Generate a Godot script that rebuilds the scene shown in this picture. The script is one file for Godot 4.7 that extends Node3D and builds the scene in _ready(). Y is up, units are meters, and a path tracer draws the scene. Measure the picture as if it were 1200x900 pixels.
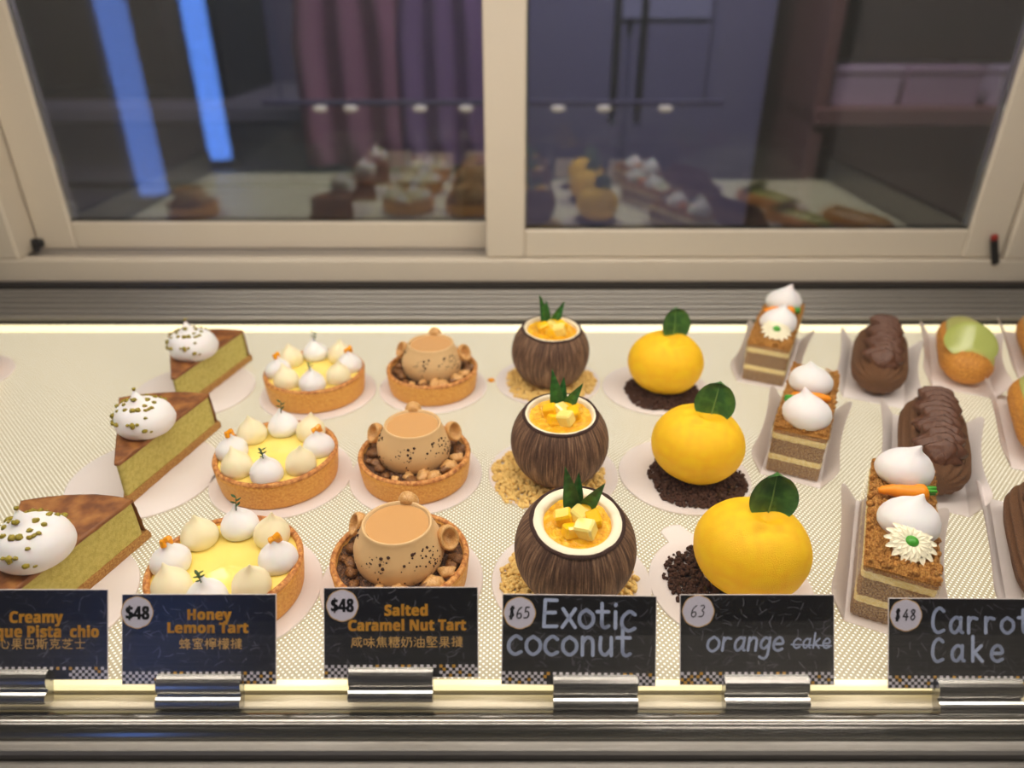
extends Node3D
# A pastry display case seen through its front glass. Metres, y up; the lit panel's top is y = 0, the lens is above z = 0 and the case goes towards -z.

const EYE := 0.295
const PITCH := 28.0
const FOCAL_PX := 835.0
var names_used := {}
var rng := RandomNumberGenerator.new()
var noise := FastNoiseLite.new()
var M := {}

# ---------------------------------------------------------------- pixels to directions
func ray(px: float, py: float) -> Vector3:
	var s := sin(deg_to_rad(PITCH))
	var c := cos(deg_to_rad(PITCH))
	var x := (px - 600.0) / FOCAL_PX
	var y := (450.0 - py) / FOCAL_PX
	return Vector3(x, -s + y * c, -c - y * s)

func ground(px: float, py: float, h := 0.0) -> Vector3:   # where a pixel's ray meets the level h
	var r := ray(px, py)
	return Vector3(0, EYE, 0) + r * ((h - EYE) / r.y)

# ---------------------------------------------------------------- mesh building
class Shape:
	var v := PackedVector3Array()
	var n := PackedVector3Array()
	var uv := PackedVector2Array()
	var idx := PackedInt32Array()

	func tri(a: int, b: int, c: int, nn: Vector3) -> void:
		if (v[b] - v[a]).cross(v[c] - v[a]).dot(nn) < 0.0:
			idx.append_array([a, b, c])
		else:
			idx.append_array([a, c, b])

	func face(pts: Array, nn: Vector3) -> void:   # a flat convex face
		var at := v.size()
		for p in pts:
			v.append(p)
			n.append(nn)
			uv.append(Vector2(p.x, p.y + p.z))
		for k in range(1, pts.size() - 1):
			tri(at, at + k, at + k + 1, nn)

	# f(u, v) over a grid of nu x nv cells; seams and poles are smoothed; way 0 turns normals away from the middle
	func grid(nu: int, nv: int, f: Callable, way := 0, uvs := Vector2.ONE) -> void:
		var at := v.size()
		var w := nu + 1
		var mid := Vector3.ZERO
		var p := PackedVector3Array()
		p.resize(w * (nv + 1))
		for j in nv + 1:
			for i in w:
				var q: Vector3 = f.call(float(i) / nu, float(j) / nv)
				p[j * w + i] = q
				mid += q
		mid /= float(p.size())
		var nn := PackedVector3Array()
		nn.resize(p.size())
		for j in nv:
			for i in nu:
				var a := j * w + i
				var cr := (p[a + w + 1] - p[a]).cross(p[a + w] - p[a + 1])
				nn[a] += cr
				nn[a + 1] += cr
				nn[a + w] += cr
				nn[a + w + 1] += cr
		if p[0].distance_to(p[nu]) < 1e-6 and p[(nv / 2) * w].distance_to(p[(nv / 2) * w + nu]) < 1e-6:
			for j in nv + 1:
				var t := nn[j * w] + nn[j * w + nu]
				nn[j * w] = t
				nn[j * w + nu] = t
		for j in [0, nv]:
			if p[j * w].distance_to(p[j * w + nu / 3]) < 1e-7 and p[j * w].distance_to(p[j * w + nu / 2]) < 1e-7:
				var t := Vector3.ZERO
				for i in w:
					t += nn[j * w + i]
				for i in w:
					nn[j * w + i] = t
		var side := 0.0
		for k in p.size():
			side += nn[k].dot(p[k] - mid)
		var sgn := float(way) if way != 0 else (1.0 if side >= 0.0 else -1.0)
		for j in nv + 1:
			for i in w:
				v.append(p[j * w + i])
				n.append((nn[j * w + i] * sgn).normalized())
				uv.append(Vector2(float(i) / nu * uvs.x, float(j) / nv * uvs.y))
		for j in nv:
			for i in nu:
				var a := at + j * w + i
				# a, a+1, a+w+1, a+w ; (a+w+1 - a) x (a+w - a+1) is the geometric normal
				if sgn > 0.0:
					idx.append_array([a, a + w, a + 1, a + 1, a + w, a + w + 1])
				else:
					idx.append_array([a, a + 1, a + w, a + 1, a + w + 1, a + w])

	func box(c: Vector3, size: Vector3, bevel := 0.0, turn := Basis.IDENTITY) -> void:
		var h := size / 2.0
		var b: float = minf(bevel, minf(h.x, minf(h.y, h.z)) * 0.95)
		var pt := func(x, y, z, k):   # a corner, drawn in along all axes but k
			var q := Vector3(x * (h.x - (b if k != 0 else 0.0)), y * (h.y - (b if k != 1 else 0.0)), z * (h.z - (b if k != 2 else 0.0)))
			return c + turn * q
		for s in [-1, 1]:
			face([pt.call(s, -1, -1, 0), pt.call(s, 1, -1, 0), pt.call(s, 1, 1, 0), pt.call(s, -1, 1, 0)], turn.x * s)
			face([pt.call(-1, s, -1, 1), pt.call(1, s, -1, 1), pt.call(1, s, 1, 1), pt.call(-1, s, 1, 1)], turn.y * s)
			face([pt.call(-1, -1, s, 2), pt.call(1, -1, s, 2), pt.call(1, 1, s, 2), pt.call(-1, 1, s, 2)], turn.z * s)
		if b <= 0.0:
			return
		for s in [-1, 1]:
			for t in [-1, 1]:
				face([pt.call(s, t, -1, 0), pt.call(s, t, 1, 0), pt.call(s, t, 1, 1), pt.call(s, t, -1, 1)], (turn.x * s + turn.y * t).normalized())
				face([pt.call(s, -1, t, 0), pt.call(s, 1, t, 0), pt.call(s, 1, t, 2), pt.call(s, -1, t, 2)], (turn.x * s + turn.z * t).normalized())
				face([pt.call(-1, s, t, 1), pt.call(1, s, t, 1), pt.call(1, s, t, 2), pt.call(-1, s, t, 2)], (turn.y * s + turn.z * t).normalized())
				for r in [-1, 1]:
					face([pt.call(s, t, r, 0), pt.call(s, t, r, 1), pt.call(s, t, r, 2)], (turn.x * s + turn.y * t + turn.z * r).normalized())

	# profile: [radius, height] pairs turned round y
	func lathe(profile: Array, segs: int, squash := Vector2.ONE, c := Vector3.ZERO, uvs := Vector2.ONE) -> void:
		var rows := profile.size() - 1
		grid(segs, rows, func(u, t):
			var q: Vector2 = profile[int(round(t * rows))]
			return c + Vector3(cos(u * TAU) * q.x * squash.x, q.y, sin(u * TAU) * q.x * squash.y), 0, uvs)

	func tube(pts: Array, radii: Array, segs := 8, flat := 1.0) -> void:
		var rows := pts.size() - 1
		var last := radii.size() - 1
		grid(segs, rows + 2, func(u, t):
			var k := int(round(t * (rows + 2))) - 1
			var kk: int = clampi(k, 0, rows)
			var d: Vector3 = (pts[mini(kk + 1, rows)] - pts[maxi(kk - 1, 0)]).normalized()
			var a := d.cross(Vector3.UP)
			if a.length() < 0.05:
				a = d.cross(Vector3.RIGHT)
			a = a.normalized()
			var b := a.cross(d)
			var r: float = radii[mini(kk, last)] if k == kk else 0.0
			return pts[kk] + a * cos(u * TAU) * r + b * sin(u * TAU) * r * flat)

	# an outline in the xz plane through rings [drawn in by, height]; crisp caps
	func loft(outline: PackedVector2Array, rings: Array, wobble := 0.0, noise: FastNoiseLite = null, caps := 3) -> void:
		var m := outline.size()
		var c := Vector2.ZERO
		for q in outline:
			c += q
		c /= m
		var ring := func(k, i):
			var q: Vector2 = outline[i % m]
			var d := (q - c).normalized()
			var o: Vector2 = q - d * rings[k][0]
			var y: float = rings[k][1]
			if noise and wobble > 0.0:
				o += d * noise.get_noise_3d(o.x * 40000.0, y * 40000.0, o.y * 40000.0) * wobble
			return Vector3(o.x, y, o.y)
		var rows := rings.size() - 1
		grid(m, rows, func(u, t): return ring.call(int(round(t * rows)), int(round(u * m))))
		for s in [0, 1]:
			if not (caps & (1 << s)):
				continue
			var k: int = 0 if s == 0 else rows
			var y: float = rings[k][1]
			var way := 0
			var at := v.size()
			var nn := Vector3.DOWN if s == 0 else Vector3.UP
			for i in m:
				var q: Vector3 = ring.call(k, i)
				v.append(q)
				n.append(nn)
				uv.append(Vector2(q.x, q.z))
			v.append(Vector3(c.x, y, c.y))
			n.append(nn)
			uv.append(c)
			for i in m:
				tri(at + i, at + (i + 1) % m, at + m, nn)

	# a closed profile of [z, y] points drawn along x
	func along_x(profile: PackedVector2Array, x0: float, x1: float, smooth := false) -> void:
		var m := profile.size()
		var area := 0.0
		for i in m:
			area += profile[i].cross(profile[(i + 1) % m])
		var sg := 1.0 if area > 0.0 else -1.0
		var edge := []
		for i in m:
			var d := (profile[(i + 1) % m] - profile[i]).normalized()
			edge.append(Vector3(0, -d.x * sg, d.y * sg))
		for i in m:
			var j := (i + 1) % m
			var at := v.size()
			var na: Vector3 = (edge[i] + edge[(i + m - 1) % m]).normalized() if smooth else edge[i]
			var nb: Vector3 = (edge[i] + edge[j]).normalized() if smooth else edge[i]
			for q in [[profile[i], x0, na], [profile[j], x0, nb], [profile[j], x1, nb], [profile[i], x1, na]]:
				v.append(Vector3(q[1], q[0].y, q[0].x))
				n.append(q[2])
				uv.append(Vector2(q[1], q[0].x))
			tri(at, at + 1, at + 2, edge[i])
			tri(at, at + 2, at + 3, edge[i])
		var t := Geometry2D.triangulate_polygon(profile)
		for x in [[x0, Vector3.LEFT], [x1, Vector3.RIGHT]]:
			var at := v.size()
			for q in profile:
				v.append(Vector3(x[0], q.y, q.x))
				n.append(x[1])
				uv.append(q)
			for k in range(0, t.size(), 3):
				tri(at + t[k], at + t[k + 1], at + t[k + 2], x[1])

	# pen strokes on the xy plane: flat ribbons with round ends, lying at height z
	func stroke(pts: Array, width: float, z: float, smooth := false) -> void:
		var p := []
		if smooth and pts.size() > 2:
			for i in pts.size() - 1:
				var a: Vector2 = pts[maxi(i - 1, 0)]
				var d: Vector2 = pts[mini(i + 2, pts.size() - 1)]
				for k in 5:
					p.append(pts[i].cubic_interpolate(pts[i + 1], a, d, k / 5.0))
			p.append(pts[-1])
		else:
			p = pts
		var r := width / 2.0
		var nn := Vector3(0, 0, 1)
		for i in p.size() - 1:
			var d: Vector2 = (p[i + 1] - p[i]).normalized() * r
			var o := Vector2(-d.y, d.x)
			var q := []
			for e in [p[i] + o, p[i] - o, p[i + 1] - o, p[i + 1] + o]:
				q.append(Vector3(e.x, e.y, z))
			face(q, nn)
		for e in p:
			var q := []
			for k in 8:
				q.append(Vector3(e.x + cos(k * TAU / 8) * r, e.y + sin(k * TAU / 8) * r, z + 0.000004))
			face(q, nn)

	func add(other: Shape, x: Transform3D) -> void:
		var at := v.size()
		for k in other.v.size():
			v.append(x * other.v[k])
			n.append((x.basis.orthonormalized() * other.n[k]).normalized())
			uv.append(other.uv[k])
		for i in other.idx:
			idx.append(at + i)

	func mesh() -> ArrayMesh:
		var a := []
		a.resize(Mesh.ARRAY_MAX)
		a[Mesh.ARRAY_VERTEX] = v
		a[Mesh.ARRAY_NORMAL] = n
		a[Mesh.ARRAY_TEX_UV] = uv
		a[Mesh.ARRAY_INDEX] = idx
		var m := ArrayMesh.new()
		m.add_surface_from_arrays(Mesh.PRIMITIVE_TRIANGLES, a)
		return m

# ---------------------------------------------------------------- nodes
func numbered(called: String) -> String:
	var k: int = names_used.get(called, 0)
	names_used[called] = k + 1
	return called if k == 0 else "%s_%03d" % [called, k]

func put(called: String, shape: Shape, m: Material, parent: Node3D, at := Vector3.ZERO, turn := Basis.IDENTITY) -> MeshInstance3D:
	return put_mesh(called, shape.mesh(), m, parent, at, turn)

func put_mesh(called: String, mesh: Mesh, m: Material, parent: Node3D, at := Vector3.ZERO, turn := Basis.IDENTITY) -> MeshInstance3D:
	var o := MeshInstance3D.new()
	o.name = numbered(called) if parent == self else called
	o.mesh = mesh
	o.material_override = m
	o.transform = Transform3D(turn, at)
	o.cast_shadow = GeometryInstance3D.SHADOW_CASTING_SETTING_ON
	parent.add_child(o, true)
	return o

func thing(called: String, label: String, category: String, at := Vector3.ZERO, yaw := 0.0, group := "") -> Node3D:
	var o := Node3D.new()
	o.name = numbered(called)
	add_child(o)
	o.position = at
	o.rotation.y = yaw
	tag(o, label, category, group)
	return o

func tag(o: Node, label: String, category: String, group := "") -> void:
	o.set_meta("label", label)
	o.set_meta("category", category)
	if group != "":
		o.set_meta("group", group)

func structure(called: String, shape: Shape, m: Material, label: String) -> MeshInstance3D:
	var o := put(called, shape, m, self)
	o.set_meta("kind", "structure")
	o.set_meta("label", label)
	return o

func copy_of(proto: Node3D, label: String, at: Vector3, yaw: float) -> Node3D:
	var o: Node3D = proto.duplicate()
	o.name = numbered(str(proto.name).rstrip("0123456789").trim_suffix("_"))
	add_child(o)
	o.position = at
	o.rotation.y = yaw
	o.set_meta("label", label)
	return o

# ---------------------------------------------------------------- materials
func rgb8(r: float, g: float, b: float) -> Color:
	return Color(r / 255.0, g / 255.0, b / 255.0)

func plain(c: Color, rough := 0.6, metal := 0.0, spec := 0.5) -> StandardMaterial3D:
	var m := StandardMaterial3D.new()
	m.albedo_color = c
	m.roughness = rough
	m.metallic = metal
	m.metallic_specular = spec
	return m

func noise_tex(frequency: float, octaves: int, colors: Array, stops: Array, sd: int, kind := FastNoiseLite.TYPE_SIMPLEX_SMOOTH, side := 256) -> NoiseTexture2D:
	var t := NoiseTexture2D.new()
	var k := FastNoiseLite.new()
	k.noise_type = kind
	k.frequency = frequency
	k.fractal_octaves = octaves
	k.seed = sd
	t.width = side
	t.height = side
	t.seamless = true
	t.noise = k
	if colors.size():
		var g := Gradient.new()
		g.offsets = PackedFloat32Array(stops)
		g.colors = PackedColorArray(colors)
		t.color_ramp = g
	return t

var height_cache := {}
func mottled(colors: Array, stops: Array, frequency: float, tile: float, rough: float, bump := 0.0, sd := 1, bump_frequency := 0.1) -> StandardMaterial3D:
	var m := plain(Color.WHITE, rough)
	m.albedo_texture = noise_tex(frequency, 4, colors, stops, sd)
	m.uv1_triplanar = true
	m.uv1_scale = Vector3.ONE / tile
	if bump > 0.0:
		if not height_cache.has(bump_frequency):
			height_cache[bump_frequency] = noise_tex(bump_frequency, 4, [], [], 77)
		m.heightmap_enabled = true
		m.heightmap_texture = height_cache[bump_frequency]
		m.heightmap_scale = bump
	return m

func glow(c: Color, energy: float) -> StandardMaterial3D:
	var m := plain(Color(0.9, 0.9, 0.9), 0.4)
	m.emission_enabled = true
	m.emission = c
	m.emission_energy_multiplier = energy
	return m

func glass(tint: Color, alpha := 0.03, rough := 0.0) -> StandardMaterial3D:
	var m := plain(Color(tint.r, tint.g, tint.b, alpha), rough)
	m.transparency = BaseMaterial3D.TRANSPARENCY_ALPHA
	return m

func dot_texture() -> ImageTexture:   # the printed dots of the light guide: two to a tile, staggered
	var side := 64
	var im := Image.create(side, side, false, Image.FORMAT_RGB8)
	for y in side:
		for x in side:
			var q := Vector2((x + 0.5) / side, (y + 0.5) / side)
			var d := 9.0
			for c in [Vector2(0.25, 0.25), Vector2(0.75, 0.75)]:
				d = minf(d, q.distance_to(c))
			var k := clampf((0.185 - d) * side / 2.0 + 0.5, 0.0, 1.0)
			im.set_pixel(x, y, rgb8(166, 150, 112).lerp(rgb8(255, 252, 240), k))
	return ImageTexture.create_from_image(im)

func fibre_texture() -> ImageTexture:   # coconut husk: fibres that run from pole to pole
	var im := Image.create(512, 128, false, Image.FORMAT_RGB8)
	var k := FastNoiseLite.new()
	k.seed = 5
	k.frequency = 1.0
	for y in 128:
		for x in 512:
			var a := x / 512.0 * TAU
			var p := Vector3(cos(a), sin(a), 0) * 26.0
			var s := k.get_noise_3d(p.x, p.y, y * 0.02) * 0.7 + k.get_noise_3d(p.x * 0.3, p.y * 0.3, y * 0.03 + 9.0) * 0.5
			var e := k.get_noise_3d(p.x * 2.2, p.y * 2.2, y * 0.35)
			im.set_pixel(x, y, rgb8(58, 36, 26).lerp(rgb8(176, 140, 108), clampf(0.40 + s * 1.0 + e * 0.35, 0.0, 1.0)))
	return ImageTexture.create_from_image(im)

func card_texture(sd: int) -> ImageTexture:   # the print of a price card: pale scratches and a checkered strip
	var w := 720
	var h := 432
	var im := Image.create(w, h, false, Image.FORMAT_RGB8)
	im.fill(rgb8(24, 24, 27))
	var g := RandomNumberGenerator.new()
	g.seed = sd
	for k in 130:
		var p := Vector2(g.randf() * w, g.randf() * h * 0.86)
		var a := g.randf() * TAU
		var c := rgb8(24, 24, 27).lerp(rgb8(140, 138, 148), g.randf_range(0.2, 0.75))
		var bend := g.randf_range(-0.04, 0.04)
		for i in int(g.randf_range(14, 34)):
			a += bend
			p += Vector2(cos(a), sin(a)) * 1.6
			im.fill_rect(Rect2i(int(p.x), int(p.y), 4, 3), c)
	var cell := 15
	for i in w / cell:
		for j in 4:
			if (i + j) % 2 == 1:
				continue
			if j > 0 and i > 13 and i < 36:
				continue
			var c := rgb8(226, 220, 228)
			if g.randf() < 0.16:
				c = rgb8(214, 158, 44)
			im.fill_rect(Rect2i(i * cell, h - 60 + j * cell, cell, cell), c)
	return ImageTexture.create_from_image(im)

func stripe_texture() -> ImageTexture:   # brushed grain along x
	var im := Image.create(64, 256, false, Image.FORMAT_RGB8)
	var g := RandomNumberGenerator.new()
	g.seed = 3
	for y in 256:
		var b := g.randf_range(0.72, 1.0)
		for x in 64:
			var k := clampf(b + g.randf_range(-0.05, 0.05), 0.0, 1.0)
			im.set_pixel(x, y, Color(k, k, k))
	return ImageTexture.create_from_image(im)

func make_materials() -> void:
	M.crust = mottled([rgb8(208, 138, 56), rgb8(228, 166, 76), rgb8(242, 192, 102)], [0.15, 0.5, 0.9], 0.05, 0.03, 0.55, 0.035, 11, 0.12)
	M.crust_rim = mottled([rgb8(150, 84, 36), rgb8(202, 132, 64), rgb8(232, 176, 104)], [0.2, 0.5, 0.8], 0.03, 0.025, 0.6, 0.03, 12, 0.12)
	M.curd = plain(rgb8(248, 224, 122), 0.14)
	M.white = plain(rgb8(240, 238, 240), 0.55)
	M.white.subsurf_scatter_enabled = true
	M.white.subsurf_scatter_strength = 0.12
	M.ivory = plain(rgb8(247, 235, 198), 0.4)
	M.ivory.subsurf_scatter_enabled = true
	M.ivory.subsurf_scatter_strength = 0.12
	M.peel = plain(rgb8(250, 166, 24), 0.2)
	M.herb = plain(rgb8(58, 92, 48), 0.6)
	M.mousse = plain(rgb8(224, 188, 136), 0.5)
	M.caramel = plain(rgb8(208, 158, 100), 0.25)
	M.sauce_dark = mottled([rgb8(44, 24, 12), rgb8(98, 60, 30), rgb8(136, 92, 52)], [0.3, 0.55, 0.85], 0.05, 0.02, 0.25, 0.08, 13, 0.06)
	M.nut = mottled([rgb8(204, 148, 82), rgb8(236, 194, 132)], [0.3, 0.8], 0.04, 0.012, 0.3, 0.02, 14, 0.1)
	M.nut_dark = mottled([rgb8(96, 58, 28), rgb8(172, 120, 66)], [0.3, 0.75], 0.05, 0.012, 0.18, 0.03, 34, 0.1)
	M.cocoa = plain(rgb8(58, 30, 16), 0.8)
	M.husk = plain(Color.WHITE, 0.75)
	M.husk.albedo_texture = fibre_texture()
	M.husk.heightmap_enabled = true
	M.husk.heightmap_texture = M.husk.albedo_texture
	M.husk.heightmap_scale = 0.06
	M.husk_edge = mottled([rgb8(40, 20, 14), rgb8(84, 50, 36)], [0.3, 0.8], 0.06, 0.012, 0.85, 0.04, 15, 0.1)
	M.flesh = plain(rgb8(246, 234, 206), 0.5)
	M.mango_sauce = mottled([rgb8(236, 168, 14), rgb8(252, 202, 50)], [0.3, 0.75], 0.02, 0.035, 0.08, 0.16, 16, 0.03)
	M.mango = plain(rgb8(255, 200, 24), 0.14)
	M.pineapple = plain(rgb8(252, 230, 128), 0.15)
	M.leaf = mottled([rgb8(28, 88, 34), rgb8(62, 132, 54)], [0.3, 0.8], 0.02, 0.03, 0.4, 0.01, 17, 0.05)
	M.leaf_round = mottled([rgb8(44, 92, 40), rgb8(84, 134, 56)], [0.3, 0.8], 0.012, 0.03, 0.42, 0.008, 18, 0.05)
	M.leaf_vein = plain(rgb8(120, 160, 84), 0.5)
	M.velvet = mottled([rgb8(252, 192, 0), rgb8(255, 208, 0)], [0.25, 0.75], 0.012, 0.03, 0.66, 0.03, 19, 0.16)
	M.crumble = mottled([rgb8(236, 194, 106), rgb8(250, 222, 150)], [0.3, 0.7], 0.05, 0.01, 0.8, 0.0, 20)
	M.choc_crumb = mottled([rgb8(48, 26, 16), rgb8(88, 54, 36)], [0.3, 0.7], 0.05, 0.01, 0.85, 0.0, 21)
	M.board = plain(rgb8(232, 224, 222), 0.5)
	M.paper = plain(rgb8(236, 228, 226), 0.6)
	M.paper.backlight_enabled = true
	M.paper.backlight = Color(0.4, 0.37, 0.33)
	M.cheese = mottled([rgb8(176, 164, 78), rgb8(194, 182, 94), rgb8(204, 192, 108)], [0.2, 0.5, 0.85], 0.03, 0.03, 0.65, 0.03, 22, 0.1)
	M.cheese_top = mottled([rgb8(110, 62, 26), rgb8(142, 88, 40), rgb8(170, 116, 58)], [0.2, 0.5, 0.9], 0.014, 0.06, 0.5, 0.015, 23, 0.06)
	M.cheese_base = mottled([rgb8(150, 100, 44), rgb8(204, 160, 88)], [0.3, 0.7], 0.05, 0.02, 0.8, 0.05, 24, 0.12)
	M.pistachio = mottled([rgb8(108, 104, 20), rgb8(170, 150, 36)], [0.35, 0.65], 0.02, 0.006, 0.6, 0.0, 25)
	M.sponge = mottled([rgb8(112, 70, 34), rgb8(172, 126, 74), rgb8(212, 172, 116)], [0.25, 0.5, 0.8], 0.06, 0.02, 0.8, 0.12, 26, 0.12)
	M.cream = mottled([rgb8(240, 216, 140), rgb8(248, 232, 176)], [0.3, 0.7], 0.03, 0.02, 0.55, 0.03, 27, 0.08)
	M.topping = mottled([rgb8(140, 80, 24), rgb8(206, 140, 58), rgb8(244, 196, 110)], [0.2, 0.5, 0.8], 0.04, 0.012, 0.75, 0.09, 28, 0.12)
	M.sugar_orange = plain(rgb8(250, 150, 12), 0.4)
	M.sugar_green = plain(rgb8(66, 160, 40), 0.35)
	M.petal = plain(rgb8(248, 242, 214), 0.5)
	M.film = glass(Color(0.95, 0.95, 0.92), 0.05)
	M.choux = mottled([rgb8(182, 112, 34), rgb8(226, 162, 66)], [0.3, 0.7], 0.03, 0.02, 0.6, 0.04, 29, 0.1)
	M.choux_choc = mottled([rgb8(92, 58, 34), rgb8(156, 110, 70)], [0.3, 0.75], 0.06, 0.012, 0.6, 0.1, 30, 0.12)
	M.choc_cream = mottled([rgb8(84, 50, 34), rgb8(112, 72, 50)], [0.3, 0.7], 0.03, 0.02, 0.42, 0.02, 31, 0.08)
	M.pist_glaze = plain(rgb8(184, 184, 104), 0.14)
	M.pist_disc = plain(rgb8(172, 182, 98), 0.2)
	M.steel = plain(rgb8(150, 146, 140), 0.28, 1.0)
	M.steel.roughness_texture = null
	M.steel_brushed = plain(rgb8(182, 178, 172), 0.42, 0.6)
	M.steel_brushed.albedo_texture = stripe_texture()
	M.steel_brushed.uv1_triplanar = true
	M.steel_brushed.uv1_scale = Vector3(2, 14, 14)
	M.chrome = plain(rgb8(186, 184, 180), 0.24, 1.0)
	M.frame = plain(rgb8(216, 206, 190), 0.42)
	M.frame_grey = plain(rgb8(176, 168, 158), 0.45)
	M.gasket = plain(rgb8(44, 40, 36), 0.7)
	M.black = plain(rgb8(26, 24, 24), 0.5)
	M.pane = glass(Color(0.9, 0.95, 0.93), 0.02)
	M.coated = glass(Color(0.92, 0.95, 0.95), 0.01)
	M.coated.refraction_enabled = true
	M.coated.refraction_scale = 0.075
	M.counter = plain(rgb8(158, 152, 156), 0.45)
	M.shelf_wood = plain(rgb8(166, 120, 104), 0.6)
	M.card_edge = plain(rgb8(226, 216, 214), 0.6)
	M.gold = plain(rgb8(246, 184, 62), 0.5)
	M.gold_thin = plain(rgb8(216, 170, 96), 0.5)
	M.chalk = mottled([rgb8(150, 166, 202), rgb8(200, 210, 234)], [0.35, 0.65], 0.06, 0.006, 0.7, 0.0, 32)
	M.ink = plain(rgb8(20, 20, 26), 0.5)
	M.badge = mottled([rgb8(196, 192, 210), rgb8(226, 222, 234)], [0.3, 0.7], 0.2, 0.01, 0.5, 0.0, 33)
	M.lip = plain(rgb8(222, 212, 190), 0.35)

# ---------------------------------------------------------------- shared shapes
func nz(p: Vector3, wave_mm: float) -> float:
	var k := 100000.0 / wave_mm
	return noise.get_noise_3d(p.x * k, p.y * k, p.z * k)

func kiss(r: float, h: float, lean := Vector2.ZERO, sd := 0.0) -> Shape:   # a piped drop with a drawn-out tip
	var table := [[0.0, 0.0], [0.72, 0.0], [0.9, 0.05], [0.985, 0.15], [1.0, 0.26], [0.96, 0.38], [0.85, 0.5], [0.68, 0.61], [0.48, 0.70], [0.31, 0.78], [0.19, 0.855], [0.11, 0.92], [0.05, 0.975], [0.0, 1.0]]
	var s := Shape.new()
	s.grid(28, 26, func(u, t):
		var a: float = u * TAU
		var k: int = mini(int(t * 13.0), 12)
		var f: float = t * 13.0 - k
		var rad: float = r * lerpf(table[k][0], table[k + 1][0], f)
		var y: float = h * lerpf(table[k][1], table[k + 1][1], f)
		var w: float = 1.0 + 0.06 * noise.get_noise_3d(cos(a) * 60.0 + sd * 37.0, y * 7000.0, sin(a) * 60.0)
		var b: float = pow(y / h, 3.0) * h
		return Vector3(cos(a) * rad * w + lean.x * b, y, sin(a) * rad * w + lean.y * b))
	return s

func mound(r: float, h: float, sd: float) -> Shape:   # a spooned dollop, wide and low with a soft peak
	var s := Shape.new()
	s.grid(36, 22, func(u, t):
		var a: float = u * TAU
		var rad: float
		var y: float
		if t < 0.1:
			rad = r * 0.72 * t / 0.1
			y = 0.0
		else:
			var k: float = (t - 0.1) / 0.9 * PI
			rad = r * pow(sin(k * 0.74 + PI * 0.26), 0.8) if k < PI else 0.0
			y = h * (0.42 - 0.5 * cos(k * 0.74 + PI * 0.26) - 0.08)
			y = h * (cos(PI * 0.26) - cos(k * 0.74 + PI * 0.26)) / (1.0 + cos(PI * 0.26))
		var peak: float = pow(clampf(1.0 - rad / (r * 0.42), 0.0, 1.0), 1.9) * h * 0.42 if y > h * 0.5 else 0.0
		var w: float = 1.0 + 0.06 * noise.get_noise_3d(cos(a) * 50.0 + sd * 31.0, y * 6000.0, sin(a) * 50.0)
		return Vector3(cos(a) * rad * w - 0.13 * r * pow(clampf(y / h, 0.0, 1.0), 2.0), y + peak, sin(a) * rad * w))
	return s

func disc(r: float, y0: float, y1: float, segs := 64) -> Shape:
	var s := Shape.new()
	var o := PackedVector2Array()
	for k in segs:
		o.append(Vector2(cos(k * TAU / segs), sin(k * TAU / segs)) * r)
	s.loft(o, [[0.0, y0], [0.0, y1]])
	return s

func lump(r: float, sd: float, squash := Vector3.ONE, rough := 0.3) -> Shape:
	var s := Shape.new()
	s.grid(10, 7, func(u, t):
		var a: float = u * TAU
		var b: float = t * PI
		var d := Vector3(cos(a) * sin(b), cos(b), sin(a) * sin(b))
		return d * squash * r * (1.0 + rough * noise.get_noise_3d(d.x * 120.0 + sd * 61.0, d.y * 120.0, d.z * 120.0)))
	return s

func rounded_rect(w: float, l: float, r: float, step := 0.004) -> PackedVector2Array:
	var o := PackedVector2Array()
	var c := [Vector2(w / 2 - r, l / 2 - r), Vector2(-w / 2 + r, l / 2 - r), Vector2(-w / 2 + r, -l / 2 + r), Vector2(w / 2 - r, -l / 2 + r)]
	var raw := []
	for k in 4:
		for i in 4:
			var a := k * PI / 2 + i * PI / 6
			raw.append(c[k] + Vector2(cos(a), sin(a)) * r)
	for i in raw.size():
		var a: Vector2 = raw[i]
		var b: Vector2 = raw[(i + 1) % raw.size()]
		var m := maxi(1, int(a.distance_to(b) / step))
		for k in m:
			o.append(a.lerp(b, float(k) / m))
	return o

func sprig(length: float, sd: int) -> Shape:   # a thyme tip: a stem with small paired leaves
	var s := Shape.new()
	var g := RandomNumberGenerator.new()
	g.seed = sd
	var tip := Vector3(0.25, 1.0, 0.1).normalized() * length
	s.tube([Vector3.ZERO, tip * 0.5, tip], [0.0004, 0.0003, 0.0002], 5)
	for k in 6:
		var p := tip * (0.3 + 0.13 * k)
		var a := k * 2.2 + g.randf()
		var d := Vector3(cos(a), 0.5, sin(a)).normalized() * length * 0.42
		var leaf := Shape.new()
		leaf.tube([p, p + d * 0.35, p + d * 0.7, p + d], [0.0002, 0.0009, 0.0008, 0.0001], 6, 0.4)
		s.add(leaf, Transform3D.IDENTITY)
	return s

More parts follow.
